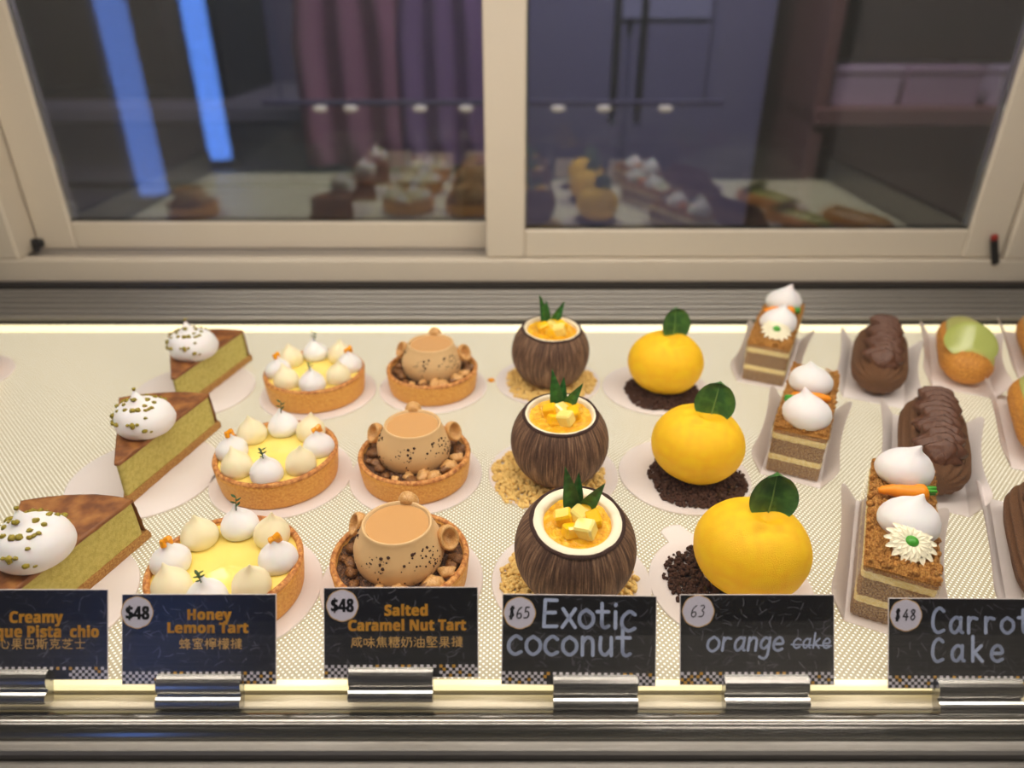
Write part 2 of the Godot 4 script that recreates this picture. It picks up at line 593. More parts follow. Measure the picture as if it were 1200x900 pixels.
# ---------------------------------------------------------------- pastries (each with its base at its own origin)
func tart_shell(o: Node3D, r: float, h: float, fill_h: float) -> void:
	var s := Shape.new()
	var outer := []
	var wall := 0.0034
	var segs := 72
	var prof := [Vector2(0, 0), Vector2(r * 0.9, 0), Vector2(r * 0.945, 0.0006), Vector2(r * 0.955, 0.002), Vector2(r * 0.975, h * 0.4), Vector2(r * 0.99, h * 0.75), Vector2(r, h * 0.93), Vector2(r - wall, h * 0.93), Vector2(r - wall - 0.001, fill_h * 0.6), Vector2(0, fill_h * 0.6)]
	var rows := prof.size() - 1
	s.grid(segs, rows, func(u, t):
		var q: Vector2 = prof[int(round(t * rows))]
		var a: float = u * TAU
		var w: float = noise.get_noise_3d(cos(a) * 40.0, q.y * 5000.0, sin(a) * 40.0) * 0.0007
		return Vector3(cos(a) * (q.x + w), q.y, sin(a) * (q.x + w)), 1 if false else 0)
	put("crust", s, M.crust, o)
	var rim := Shape.new()
	rim.grid(segs, 10, func(u, t):
		var a: float = u * TAU
		var b: float = t * TAU
		var wob: float = noise.get_noise_2d(cos(a) * 70.0, sin(a) * 70.0) * 0.0006
		return Vector3(cos(a), 0, sin(a)) * (r - wall / 2 + 0.0001 + cos(b) * wall * 0.53) + Vector3(0, h * 0.93 + sin(b) * 0.0016 + wob, 0))
	put("crust_rim", rim, M.crust_rim, o)

func make_lemon_tart() -> Node3D:
	var o := thing("lemon_tart", "", "tart", Vector3.ZERO, 0.0, "honey lemon tarts")
	var r := 0.0417
	var h := 0.0215
	tart_shell(o, r, h, 0.017)
	var s := Shape.new()
	s.grid(48, 10, func(u, t):
		var q: float = t * (r - 0.0032)
		var a: float = u * TAU
		return Vector3(cos(a) * q, 0.0185 + 0.0005 * cos(q * 200.0) + nz(Vector3(cos(a) * q, 3.0, sin(a) * q), 14.0) * 0.0006, sin(a) * q), 1)
	put("lemon_curd", s, M.curd, o)
	for k in 8:
		var a := deg_to_rad(5.0 + 45.0 * k)
		var white := k % 2 == 0
		var rr := r * 0.7
		var p := Vector3(cos(a) * rr, 0.0178, -sin(a) * rr)
		var rd: float = 0.0108 if white else 0.0103
		var d := put("meringue_dollop" if white else "cream_dollop", kiss(rd, 0.0195 if white else 0.021, Vector2(sin(k * 2.1) * 0.12, cos(k * 1.7) * 0.1), k), M.white if white else M.ivory, o, p)
		d.set_meta("label", "white meringue drop" if white else "ivory cream drop")
		if k == 0 or k == 4:
			var c := Shape.new()
			c.box(Vector3.ZERO, Vector3(0.0068, 0.0046, 0.0034), 0.0006, Basis.from_euler(Vector3(0.3, 0.5 + k, 0.25)))
			c.box(Vector3(0.001, 0.0022, 0), Vector3(0.0042, 0.003, 0.003), 0.0006, Basis.from_euler(Vector3(0.5, 1.1 + k, 0.5)))
			put("candied_peel", c, M.peel, d, Vector3(0.0005, 0.0183, 0.0))
		elif white:
			put("thyme_sprig", sprig(0.0085, k), M.herb, d, Vector3(0.0, 0.0165, 0.0008), Basis(Vector3.UP, k * 0.9))
	return o

func make_caramel_tart() -> Node3D:
	var o := thing("caramel_nut_tart", "", "tart", Vector3.ZERO, 0.0, "salted caramel nut tarts")
	var r := 0.0388
	var h := 0.0195
	tart_shell(o, r, h, 0.014)
	var s := Shape.new()
	s.grid(60, 24, func(u, t):
		var q: float = t * (r - 0.0032)
		var a: float = u * TAU
		var p := Vector3(cos(a) * q, 0.0, sin(a) * q)
		return p + Vector3(0, 0.0148 + absf(nz(p + Vector3(0, 0.4, 0), 5.0)) * 0.005, 0), 1)
	put("caramel_filling", s, M.sauce_dark, o)
	var g := RandomNumberGenerator.new()
	g.seed = 8
	for k in 26:
		var a := k * TAU / 26.0 + g.randf_range(-0.1, 0.1)
		var rr := g.randf_range(0.0272, 0.0322)
		var big := g.randf_range(0.0026, 0.0046) * (1.25 if k < 8 and k > 1 else 1.0)
		put("hazelnut", lump(big, k * 1.7, Vector3(1.2, 0.75, 0.95), 0.7), M.nut if (k < 9 and k % 3 != 0) or k == 17 else M.nut_dark, o, Vector3(cos(a) * rr, 0.0172, sin(a) * rr), Basis(Vector3.UP, a))
	# the coffee mousse: a bulging pot with a raised ring on top
	var d := Shape.new()
	var prof := []
	for q in [[0, 13], [19, 13], [22.5, 14], [24.4, 17.5], [25.2, 22], [25.0, 26.5], [23.6, 31], [21.4, 35.5], [20.0, 38.6], [19.6, 40.4], [19.2, 41.6], [18.6, 41.9], [17.9, 41.5], [17.4, 40.4], [17.2, 39.8], [0, 39.8]]:
		prof.append(Vector2(q[0], q[1]) * 0.001)
	var rows := prof.size() - 1
	d.grid(64, rows, func(u, t):
		var q: Vector2 = prof[int(round(t * rows))]
		var a: float = u * TAU
		var w: float = 1.0 + 0.02 * noise.get_noise_3d(cos(a) * 30.0, q.y * 2600.0, sin(a) * 30.0)
		return Vector3(cos(a) * q.x * w, q.y, sin(a) * q.x * w))
	put("coffee_mousse", d, M.mousse, o)
	put("caramel_disc", disc(0.0172, 0.0397, 0.0402, 48), M.caramel, o)
	for k in 3:   # hollow hazelnut halves stuck round the pot
		var a: float = [0.25, PI - 0.2, PI * 0.5 + 0.1][k]
		var y: float = [0.031, 0.0305, 0.0385][k]
		var rr: float = [0.0272, 0.0272, 0.0215][k]
		var ring := Shape.new()
		var rp := []
		for q in [[0, -3], [4.6, -3], [5.8, -1.5], [6.4, 0.8], [6.0, 2.6], [5.2, 3.0], [4.4, 2.4], [3.6, 0.8], [2.4, -0.8], [0, -1.2]]:
			rp.append(Vector2(q[0], q[1]) * 0.001)
		for i in rp.size():
			rp[i] *= 1.18
		ring.lathe(rp, 20, Vector2(0.8, 1.0))
		var out := Vector3(cos(a), 0.25, -sin(a)).normalized()
		if k < 2:
			out = (out * 0.7 + Vector3(0, 0.25, 0.75)).normalized()
		var x := out.cross(Vector3(0, 1, 0)).normalized()
		put("nut_ring", ring, M.nut, o, Vector3(cos(a) * rr, y, -sin(a) * rr), Basis(x, out, x.cross(out)))
	var flecks := Shape.new()
	for k in 420:
		var a := g.randf() * TAU
		var y := g.randf_range(0.0175, 0.036)
		if noise.get_noise_3d(cos(a) * 130.0, y * 7000.0, sin(a) * 130.0) < -0.02:
			continue
		var rr := 0.0252
		for i in prof.size() - 1:
			if prof[i].y <= y and prof[i + 1].y >= y and i > 1:
				rr = lerpf(prof[i].x, prof[i + 1].x, (y - prof[i].y) / maxf(prof[i + 1].y - prof[i].y, 1e-6))
				break
		var sz := g.randf_range(0.0005, 0.0011) * (1.8 if g.randf() < 0.12 else 1.0)
		flecks.box(Vector3(cos(a) * rr, y, sin(a) * rr), Vector3(sz, sz * 0.8, sz), sz * 0.2, Basis.from_euler(Vector3(k, k * 2.0, k * 3.0)))
	put("cocoa_flecks", flecks, M.cocoa, o).set_meta("kind", "stuff")
	return o

func leaf_blade(length: float, width: float, curl: float) -> Shape:   # a stiff pointed leaf folded along its middle
	var s := Shape.new()
	for side in [1, -1]:
		s.grid(6, 12, func(u, t):
			var w: float = width * (0.72 + 0.28 * sin(t * PI)) * pow(1.0 - t, 0.75) * 0.5
			var x: float = (u * 2.0 - 1.0) * w
			return Vector3(x, t * length, absf(x) * 0.45 + curl * t * t * length + 0.0003 * side), side)
	return s

func make_coconut(ring_w: float) -> Node3D:
	var o := thing("coconut_dessert", "", "dessert", Vector3.ZERO, 0.0, "exotic coconut desserts")
	var r := 0.0333
	var r_open := 0.0246
	var top := 0.0305 + sqrt(r * r - r_open * r_open) * 0.98
	var s := Shape.new()
	var a0 := asin(r_open / r)
	s.grid(96, 30, func(u, t):
		var b: float = lerpf(PI, a0, t)
		var a: float = u * TAU
		var w: float = 1.0 + 0.012 * noise.get_noise_3d(cos(a) * 120.0, cos(b) * 14.0, sin(a) * 120.0)
		var y: float = maxf(0.0305 + cos(b) * r * 0.98, 0.0008 + 0.0)
		return Vector3(cos(a) * sin(b) * r * w, y, sin(a) * sin(b) * r * w), 0, Vector2(2, 1))
	put("coconut_shell", s, M.husk, o)
	var e := Shape.new()
	e.grid(72, 8, func(u, t):
		var a: float = u * TAU
		var b: float = t * TAU
		var w: float = noise.get_noise_2d(cos(a) * 160.0, sin(a) * 160.0) * 0.0007
		return Vector3(cos(a), 0, sin(a)) * (r_open - 0.0003 + cos(b) * (0.0012 + absf(w))) + Vector3(0, top - 0.0003 + sin(b) * 0.0010 + w, 0))
	put("shell_edge", e, M.husk_edge, o)
	var f := Shape.new()
	var ri := r_open - ring_w
	var fp := [Vector2(r_open - 0.0004, top - 0.006), Vector2(r_open - 0.0006, top - 0.0004), Vector2(r_open - 0.0012, top + 0.0005), Vector2(lerpf(r_open, ri, 0.6), top + 0.0008), Vector2(ri + 0.0006, top + 0.0001), Vector2(ri, top - 0.001), Vector2(ri - 0.0012, top - 0.005)]
	f.grid(64, fp.size() - 1, func(u, t):
		var q: Vector2 = fp[int(round(t * (fp.size() - 1)))]
		var a: float = u * TAU
		var w: float = 1.0 + 0.01 * noise.get_noise_2d(cos(a) * 60.0, sin(a) * 60.0)
		return Vector3(cos(a) * q.x * w, q.y, sin(a) * q.x * w))
	put("coconut_flesh", f, M.flesh, o)
	var q2 := Shape.new()
	q2.grid(40, 12, func(u, t):
		var q: float = t * (ri - 0.0002)
		var p := Vector3(cos(u * TAU) * q, 0, sin(u * TAU) * q)
		return p + Vector3(0, top - 0.0022 + nz(p + Vector3(0, 0.7, 0), 6.0) * 0.0012, 0), 1)
	put("mango_sauce", q2, M.mango_sauce, o)
	var cubes := [[-0.0072, -0.001, 0.0080, 1], [0.0, -0.002, 0.0086, 0], [0.0085, 0.0005, 0.0078, 1], [0.0035, 0.0070, 0.0090, 0], [-0.0040, 0.0070, 0.0072, 1], [0.004, -0.0055, 0.0072, 1]]
	for k in cubes.size():
		var c: Array = cubes[k]
		var b := Shape.new()
		b.box(Vector3.ZERO, Vector3(c[2] * 1.15, c[2], c[2]), 0.0011, Basis.from_euler(Vector3(0.35 * sin(k * 2.0), k * 0.9, 0.3 * cos(k * 3.0))))
		put("mango_cube" if c[3] == 1 else "pineapple_cube", b, M.mango if c[3] == 1 else M.pineapple, o, Vector3(c[0], top - 0.0002 + (0.0016 if k < 4 else 0.0), c[1]))
	put("pineapple_leaf", leaf_blade(0.0285, 0.0125, -0.08), M.leaf, o, Vector3(-0.0028, top - 0.002, -0.0095), Basis.from_euler(Vector3(-0.12, 0.35, 0.08)))
	put("pineapple_leaf", leaf_blade(0.024, 0.0115, -0.06), M.leaf, o, Vector3(0.0035, top - 0.002, -0.0085), Basis.from_euler(Vector3(-0.1, -0.4, -0.42)))
	put("pineapple_leaf", leaf_blade(0.021, 0.010, -0.06), M.leaf, o, Vector3(-0.0005, top - 0.002, -0.012), Basis.from_euler(Vector3(-0.2, 0.1, -0.1)))
	return o

func make_orange() -> Node3D:
	var o := thing("orange_cake", "", "cake", Vector3.ZERO, 0.0, "orange shaped cakes")
	var s := Shape.new()
	s.grid(72, 48, func(u, t):
		var a: float = u * TAU
		var b: float = t * PI
		var d := Vector3(cos(a) * sin(b), cos(b), sin(a) * sin(b))
		var w: float = 1.0 + 0.025 * noise.get_noise_3d(d.x * 70.0 + 40.0, d.y * 70.0, d.z * 70.0)
		var rad := sin(b)
		var y := cos(b)
		if y > 0.0:   # flattened crown with a hollow for the stem, and two soft creases running out of it
			var q: float = Vector2(d.x - 0.12, d.z - 0.10).length()
			y -= 0.2 * exp(-q * q / 0.04)
			y -= 0.06 * exp(-pow(d.z - 0.42 - 0.3 * d.x * d.x, 2.0) / 0.004) * exp(-d.x * d.x / 0.12)
			y += 0.055 * exp(-pow(d.z - 0.26, 2.0) / 0.01) * exp(-d.x * d.x / 0.1)
		return Vector3(d.x * 0.0315 * w, 0.0262 + y * 0.0262 * w, d.z * 0.0315 * w))
	put("orange_body", s, M.velvet, o)
	var lf := Shape.new()   # one round leaf, thick enough to have two faces, a little cupped
	for side in [1, -1]:
		lf.grid(14, 14, func(u, t):
			var x: float = u * 2.0 - 1.0
			var w: float = 0.0128 * sqrt(maxf(0.0, 1.0 - pow(t * 2.0 - 1.0, 2.0))) * (1.0 + 0.08 * (0.5 - t)) + 0.0008 * (1.0 - t)
			return Vector3(x * w, t * 0.027, 0.0035 * x * x - 0.004 * t * t + 0.0004 * side), side)
	var x := Basis.from_euler(Vector3(-0.05, -0.1, -0.12))
	var l := put("leaf", lf, M.leaf_round, o, Vector3(0.006, 0.0455, -0.002), x)
	var vein := Shape.new()
	vein.tube([Vector3(0, -0.002, 0.0006), Vector3(0, 0.012, 0.0002), Vector3(0, 0.025, -0.003)], [0.0007, 0.0005, 0.0003], 6)
	put("leaf_vein", vein, M.leaf_vein, l)
	return o

func make_cheesecake() -> Node3D:   # a wedge with its tip at the origin, opening towards -z
	var o := thing("cheesecake_slice", "", "cake", Vector3.ZERO, 0.0, "pistachio cheesecake slices")
	var rad := 0.096
	var half := 0.35
	var wedge := func(grow: float, r: float) -> PackedVector2Array:
		var raw := [Vector2(-0.0012 - grow, grow * 2.0), Vector2(0.0012 + grow, grow * 2.0)]
		for k in 15:
			var a := lerpf(half, -half, k / 14.0)
			raw.append(Vector2(sin(a), -cos(a)) * r + Vector2(grow * cos(a) * signf(a), 0))
		var out := PackedVector2Array()
		for i in raw.size():
			var a: Vector2 = raw[i]
			var b: Vector2 = raw[(i + 1) % raw.size()]
			var m := maxi(1, int(a.distance_to(b) / 0.004))
			for k in m:
				out.append(a.lerp(b, float(k) / m))
		return out
	var base := Shape.new()
	base.loft(wedge.call(0.0007, rad + 0.004), [[0.0, 0.0], [-0.0004, 0.003], [0.0006, 0.0062]], 0.0008, noise)
	put("biscuit_base", base, M.cheese_base, o)
	var body := Shape.new()
	body.loft(wedge.call(0.0, rad - 0.001), [[0.0, 0.005], [0.0, 0.012], [0.0003, 0.02], [0.0006, 0.0305]], 0.0005, noise)
	put("cheesecake_filling", body, M.cheese, o)
	var topping := Shape.new()
	topping.loft(wedge.call(0.0004, rad), [[0.0006, 0.0300], [0.0002, 0.0312], [0.0006, 0.0322], [0.002, 0.0325]], 0.0006, noise)
	put("baked_top", topping, M.cheese_top, o)
	var rim := Shape.new()   # the baked outer wall
	rim.grid(30, 8, func(u, t):
		var a: float = lerpf(half, -half, u)
		var y: float = lerpf(0.004, 0.0318, t)
		var r: float = rad + 0.0028 * (1.0 - t) + 0.0006 * noise.get_noise_2d(a * 300.0, y * 9000.0)
		return Vector3(sin(a) * r, y, -cos(a) * r), 0)
	put("baked_side", rim, M.cheese_top, o)
	var d := put("cream_dollop", mound(0.0196, 0.0225, 3.0), M.white, o, Vector3(0.0055, 0.0318, -0.0415))
	d.set_meta("label", "white whipped dollop")
	var bits := Shape.new()
	var g := RandomNumberGenerator.new()
	g.seed = 17
	var dome := mound(0.0196, 0.0225, 3.0)
	for k in 260:
		var pick := g.randi_range(0, dome.v.size() - 1)
		var p := dome.v[pick]
		if g.randf() > Vector2(p.x, p.z).length() / 0.0196 + 0.1:
			continue
		if p.y < 0.008 or p.x > 0.010 or (p.z > 0.008 and g.randf() < 0.75):
			continue
		var sz := g.randf_range(0.0008, 0.0021)
		bits.add(lump(sz, k, Vector3(1.2, 0.8, 1.0), 0.5), Transform3D(Basis(Vector3.UP, k), p))
	put("pistachio_crumbs", bits, M.pistachio, d).set_meta("kind", "stuff")
	return o

func make_carrot_cake() -> Node3D:   # lies along z, its front at +z
	var o := thing("carrot_cake_slice", "", "cake", Vector3.ZERO, 0.0, "carrot cake slices")
	var w := 0.035
	var l := 0.106
	var layer := func(called: String, y0: float, y1: float, m: Material, grow: float, wob: float):
		var s := Shape.new()
		var rings := [[0.0006, y0]]
		for k in 8:
			rings.append([0.0, lerpf(y0 + 0.0007, y1 - 0.0007, k / 7.0)])
		rings.append([0.0006, y1])
		s.loft(rounded_rect(w + grow, l + grow, 0.0018, 0.0016), rings, wob, noise)
		return put(called, s, m, o)
	layer.call("sponge_layer", 0.0, 0.0105, M.sponge, 0.0, 0.0016)
	layer.call("cream_layer", 0.0102, 0.0148, M.cream, 0.0002, 0.0012)
	layer.call("sponge_layer", 0.0145, 0.0272, M.sponge, -0.0004, 0.0016)
	layer.call("cream_layer", 0.0268, 0.0318, M.cream, 0.0002, 0.0012)
	layer.call("sponge_layer", 0.0315, 0.0362, M.topping, 0.0002, 0.0016)
	var top := Shape.new()
	top.grid(56, 150, func(u, t):
		var p := Vector3((u - 0.5) * (w + 0.001), 0, (t - 0.5) * (l + 0.001))
		var e: float = clampf(minf(minf(u, 1.0 - u) * 14.0, minf(t, 1.0 - t) * 42.0), 0.0, 1.0)
		return p + Vector3(0, 0.0356 + e * 0.0024 + e * (nz(p, 4.0) * 0.0032 + nz(p, 1.8) * 0.0022), 0), 1)
	put("crumb_topping", top, M.topping, o)
	var g := RandomNumberGenerator.new()
	g.seed = 23
	var bits := Shape.new()
	for k in 420:
		var p := Vector3(g.randf_range(-w / 2, w / 2), 0.0376 + g.randf() * 0.001, g.randf_range(-l / 2, l / 2))
		bits.add(lump(g.randf_range(0.0009, 0.0019), k, Vector3.ONE, 0.5), Transform3D(Basis(Vector3.UP, k), p))
	put("cake_crumbs", bits, M.topping, o).set_meta("kind", "stuff")
	put("meringue_kiss", kiss(0.0162, 0.0255, Vector2(0.2, 0.05), 1.0), M.white, o, Vector3(-0.001, 0.0376, -0.0385))
	put("meringue_kiss", kiss(0.0160, 0.0235, Vector2(0.14, -0.1), 5.0), M.white, o, Vector3(0.0015, 0.0376, 0.0145))
	var c := put("sugar_carrot", carrot_shape(), M.sugar_orange, o, Vector3(-0.0005, 0.0438, -0.0150), Basis(Vector3.UP, 0.42).scaled(Vector3.ONE * 1.2))
	var tuft := Shape.new()
	for k in 5:
		var a := k * TAU / 5
		var q := Vector3(0.0, cos(a), sin(a)) * 0.0012
		tuft.tube([Vector3(0.0085, 0, 0) + q * 0.6, Vector3(0.0115, 0, 0) + q, Vector3(0.0145, 0, 0) + q * 1.3], [0.0011, 0.0013, 0.0008], 6)
	put("carrot_leaves", tuft, M.sugar_green, c)
	var fl := put("sugar_daisy", daisy_shape(), M.petal, o, Vector3(0.0025, 0.0440, 0.0350), Basis.from_euler(Vector3(0.42, 0.2, -0.04)).scaled(Vector3.ONE * 1.08))
	var eye := Shape.new()
	eye.grid(14, 8, func(u, t): return Vector3(cos(u * TAU) * sin(t * PI / 2) * 0.0031, 0.0012 + cos(t * PI / 2) * 0.0021, sin(u * TAU) * sin(t * PI / 2) * 0.0031), 1)
	put("daisy_centre", eye, M.sugar_green, fl)
	# clear film round the slice, open at the top
	var film := Shape.new()
	var out := rounded_rect(w + 0.0026, l + 0.0026, 0.003)
	film.grid(out.size(), 1, func(u, t):
		var q: Vector2 = out[int(round(u * out.size())) % out.size()]
		return Vector3(q.x, 0.0006 + t * 0.0345, q.y))
	put("clear_film", film, M.film, o)
	return o

func carrot_shape() -> Shape:
	var s := Shape.new()
	var pts := []
	var rad := []
	for k in 12:
		var t := k / 11.0
		pts.append(Vector3(lerpf(-0.0125, 0.0095, t), 0.0008 * sin(t * 6.0) - 0.0006 * (1.0 - t), 0.0012 * sin(t * 2.4)))
		rad.append(lerpf(0.0012, 0.0045, pow(t, 0.6)) * (0.82 if k == 11 else 1.0) + 0.00018 * (k % 2))
	s.tube(pts, rad, 14)
	return s

func daisy_shape() -> Shape:
	var s := Shape.new()
	for ring in 2:
		for k in 15:
			var a := (k + ring * 0.5) * TAU / 15
			var petal := Shape.new()
			var len := 0.0122 if ring == 0 else 0.0098
			petal.grid(6, 8, func(u, t):
				var x: float = (u * 2.0 - 1.0)
				var wd: float = 0.0019 * pow(sin(clampf(0.12 + t * 0.86, 0.0, 1.0) * PI), 0.5)
				return Vector3(x * wd, ring * 0.0009 + 0.0010 * sin(t * PI) + 0.0005 * x * x - 0.0012 * t * t, 0.002 + t * (len - 0.002)), 1)
			s.add(petal, Transform3D(Basis(Vector3.UP, a), Vector3.ZERO))
	var under := disc(0.0075, -0.0012, 0.0002, 24)
	s.add(under, Transform3D.IDENTITY)
	return s

func choux_body(o: Node3D, m: Material, ridges: float, h := 0.031) -> void:
	var s := Shape.new()
	s.grid(144, 40, func(u, t):
		var a: float = u * TAU
		var b: float = (t * 2.0 - 1.0)
		var k: float = pow(maxf(1.0 - pow(absf(b), 4.6), 0.0), 0.5)
		var rid: float = 1.0 + ridges * (absf(cos(a * 8.0)) * 2.0 - 1.2) * k + 0.03 * noise.get_noise_3d(cos(a) * 50.0, b * 130.0, sin(a) * 50.0)
		var x: float = cos(a) * 0.0218 * k * rid
		var y: float = h / 2 + sin(a) * h / 2 * (0.35 + 0.65 * k) * (1.0 if k > 0.001 else 0.0) * (0.3 + 0.7 * minf(1.0, k * 1.4)) * rid
		return Vector3(x, maxf(y, 0.0004), b * 0.059))
	put("choux_shell", s, m, o)

func make_choc_eclair() -> Node3D:
	var o := thing("chocolate_eclair", "", "eclair", Vector3.ZERO, 0.0, "chocolate eclairs")
	choux_body(o, M.choux_choc, 0.07)
	var s := Shape.new()   # piped ruffles laid one over another along the top
	s.grid(28, 150, func(u, t):
		var a: float = u * PI
		var z: float = lerpf(-0.053, 0.052, t)
		var e: float = pow(clampf(minf(t, 1.0 - t) * 9.0, 0.0, 1.0), 0.5)
		var ph: float = t * 12.5 - 0.5 * absf(cos(a))
		var saw: float = 1.0 - fposmod(ph, 1.0)
		var ruff: float = 0.68 + 0.60 * pow(saw, 0.8) * (1.0 if fposmod(ph, 1.0) > 0.08 else fposmod(ph, 1.0) / 0.08)
		var side: float = 1.0 + 0.16 * sin(a * 5.0 + floorf(ph) * 1.9)
		var rough: float = 1.0 + 0.10 * noise.get_noise_3d(cos(a) * 80.0, t * 2600.0, sin(a) * 80.0)
		return Vector3(cos(a) * 0.0120 * ruff * side * e * rough, 0.0275 + sin(a) * 0.0115 * ruff * e * rough, z), 0)
	put("chocolate_cream", s, M.choc_cream, o)
	return o

func make_pistachio_eclair() -> Node3D:
	var o := thing("pistachio_eclair", "", "eclair", Vector3.ZERO, 0.0, "pistachio eclairs")
	choux_body(o, M.choux, 0.014)
	var s := Shape.new()
	s.grid(40, 36, func(u, t):
		var a: float = lerpf(0.30, PI - 0.72, u)
		var b: float = lerpf(-0.955, 0.72, t)
		var k: float = pow(maxf(1.0 - pow(absf(b), 4.6), 0.0), 0.5)
		var e: float = clampf(minf(minf(u, 1.0 - u) * 9.0, minf(t, 1.0 - t) * 12.0), 0.0, 1.0)
		var lift: float = 1.005 + 0.055 * sqrt(e)
		return Vector3(cos(a) * 0.0218 * k * lift, 0.0155 + sin(a) * 0.0155 * (0.35 + 0.65 * k) * (0.3 + 0.7 * minf(1.0, k * 1.4)) * lift, b * 0.059), 0)
	put("pistachio_glaze", s, M.pist_glaze, o)
	var d := Shape.new()
	for side in [1, -1]:
		d.grid(40, 8, func(u, t):
			var p: Vector3 = Vector3(cos(u * TAU), 0, sin(u * TAU)) * 0.0215 * t
			return p + Vector3(0, -p.x * p.x * 9.0 + 0.0009 * side * (1.0 if t < 0.97 else 0.0), 0), side)
	put("chocolate_disc", d, M.pist_disc, o, Vector3(0.0, 0.0352, 0.0290), Basis.from_euler(Vector3(0.52, 0, -0.08)))
	var bits := Shape.new()
	var g := RandomNumberGenerator.new()
	g.seed = 31
	for k in 26:
		var p := Vector3(g.randf_range(-0.012, 0.014), 0.0318, g.randf_range(-0.012, 0.002))
		p.y = 0.0155 + 0.0165 * sqrt(maxf(0.0, 1.0 - pow(p.x / 0.023, 2.0)))
		bits.add(lump(g.randf_range(0.0008, 0.0017), k, Vector3.ONE, 0.5), Transform3D(Basis(Vector3.UP, k), p))
	put("pistachio_crumbs", bits, M.pistachio, o).set_meta("kind", "stuff")
	return o

func make_nut_eclair() -> Node3D:
	var o := thing("nut_eclair", "", "eclair")
	choux_body(o, M.choux, 0.014)
	var s := Shape.new()
	s.grid(40, 36, func(u, t):
		var a: float = lerpf(0.6, PI - 0.6, u)
		var b: float = lerpf(-0.9, 0.9, t)
		var k: float = pow(maxf(1.0 - pow(absf(b), 4.6), 0.0), 0.5)
		return Vector3(cos(a) * 0.0218 * k * 1.06, 0.0155 + sin(a) * 0.0155 * (0.35 + 0.65 * k) * (0.3 + 0.7 * minf(1.0, k * 1.4)) * 1.06, b * 0.059), 0)
	put("caramel_glaze", s, M.caramel, o)
	var g := RandomNumberGenerator.new()
	g.seed = 41
	for k in 22:
		var p := Vector3(g.randf_range(-0.012, 0.012), 0.0, g.randf_range(-0.042, 0.042))
		p.y = 0.0155 + 0.0165 * sqrt(1.0 - pow(p.x / 0.0235, 2.0))
		put("nut_piece", lump(g.randf_range(0.0025, 0.0042), k, Vector3(1.1, 0.7, 0.9), 0.5), M.nut, o, p, Basis(Vector3.UP, k))
	return o

# ---------------------------------------------------------------- what they stand on
func make_tray(base_w: float, base_l: float, wing: float) -> Shape:   # folded card: a flat bed and two waisted wings
	var s := Shape.new()
	s.box(Vector3(0, 0.0005, 0), Vector3(base_w, 0.0006, base_l), 0.0001)
	for sx in [-1.0, 1.0]:
		for side in [1, -1]:
			s.grid(48, 8, func(u, t):
				var z: float = lerpf(-base_l / 2, base_l / 2, u)
				var q: float = u * 2.0 - 1.0
				var round_end: float = pow(maxf(1.0 - pow(absf(q), 12.0), 0.0), 0.5)
				var wd: float = wing * (0.62 + 0.38 * pow(absf(q), 2.0) - 0.1 * q) * round_end
				var out: float = t * wd
				var rise: float = 0.95
				return Vector3(sx * (base_w / 2 - 0.0001 + out * cos(rise) - 0.0003 * side * sin(rise)), 0.0005 + out * sin(rise) + 0.0003 * side * cos(rise), z), 0)
	return s

func board_shape(r: float, tab := false) -> Shape:   # a round cake card, some with a small pull tab
	var s := Shape.new()
	var o := PackedVector2Array()
	for k in 96:
		var a := k * TAU / 96
		var q := Vector2(cos(a), sin(a)) * r
		var d := absf(wrapf(a - deg_to_rad(244.0), -PI, PI))
		if tab and d < 0.19:
			q = q.normalized() * (r + 0.0115 * sqrt(maxf(0.0, 1.0 - pow(d / 0.19, 4.0))))
		o.append(q)
	s.loft(o, [[0.0004, 0.0], [0.0, 0.0003], [0.0, 0.0011], [0.0004, 0.0014]])
	return s

func crumbs(called: String, label: String, m: Material, at: Vector3, count: int, inner: float, outer: float, size: float, lean: Vector2, sd: int, pile: float) -> void:
	var g := RandomNumberGenerator.new()
	g.seed = sd
	var mm := MultiMesh.new()
	mm.transform_format = MultiMesh.TRANSFORM_3D
	mm.mesh = lump(1.0, sd, Vector3.ONE, 0.55).mesh()
	mm.instance_count = count
	for k in count:
		var p := Vector2.ZERO
		for tries in 8:
			var a := g.randf() * TAU
			var d := Vector2(cos(a), sin(a))
			var far: float = outer * (0.86 + 0.22 * d.dot(lean) + 0.14 * noise.get_noise_2d(d.x * 90.0 + sd, d.y * 90.0))
			var rr := lerpf(inner, far, pow(g.randf(), 0.8))
			p = d * rr
			if g.randf() < 0.55 + 0.5 * d.dot(lean):
				break
		var edge := clampf((p.length() - inner) / (outer - inner), 0.0, 1.0)
		var big := size * g.randf_range(0.55, 1.25) * (1.0 - 0.3 * edge)
		var b := Basis.from_euler(Vector3(g.randf() * TAU, g.randf() * TAU, 0)).scaled(Vector3.ONE * big)
		mm.set_instance_transform(k, Transform3D(b, Vector3(p.x, big * 0.6 + g.randf() * pile * (1.0 - edge), p.y)))
	var o := MultiMeshInstance3D.new()
	o.name = numbered(called)
	o.multimesh = mm
	o.material_override = m
	add_child(o)
	o.position = at
	o.set_meta("kind", "stuff")
	tag(o, label, "crumbs")

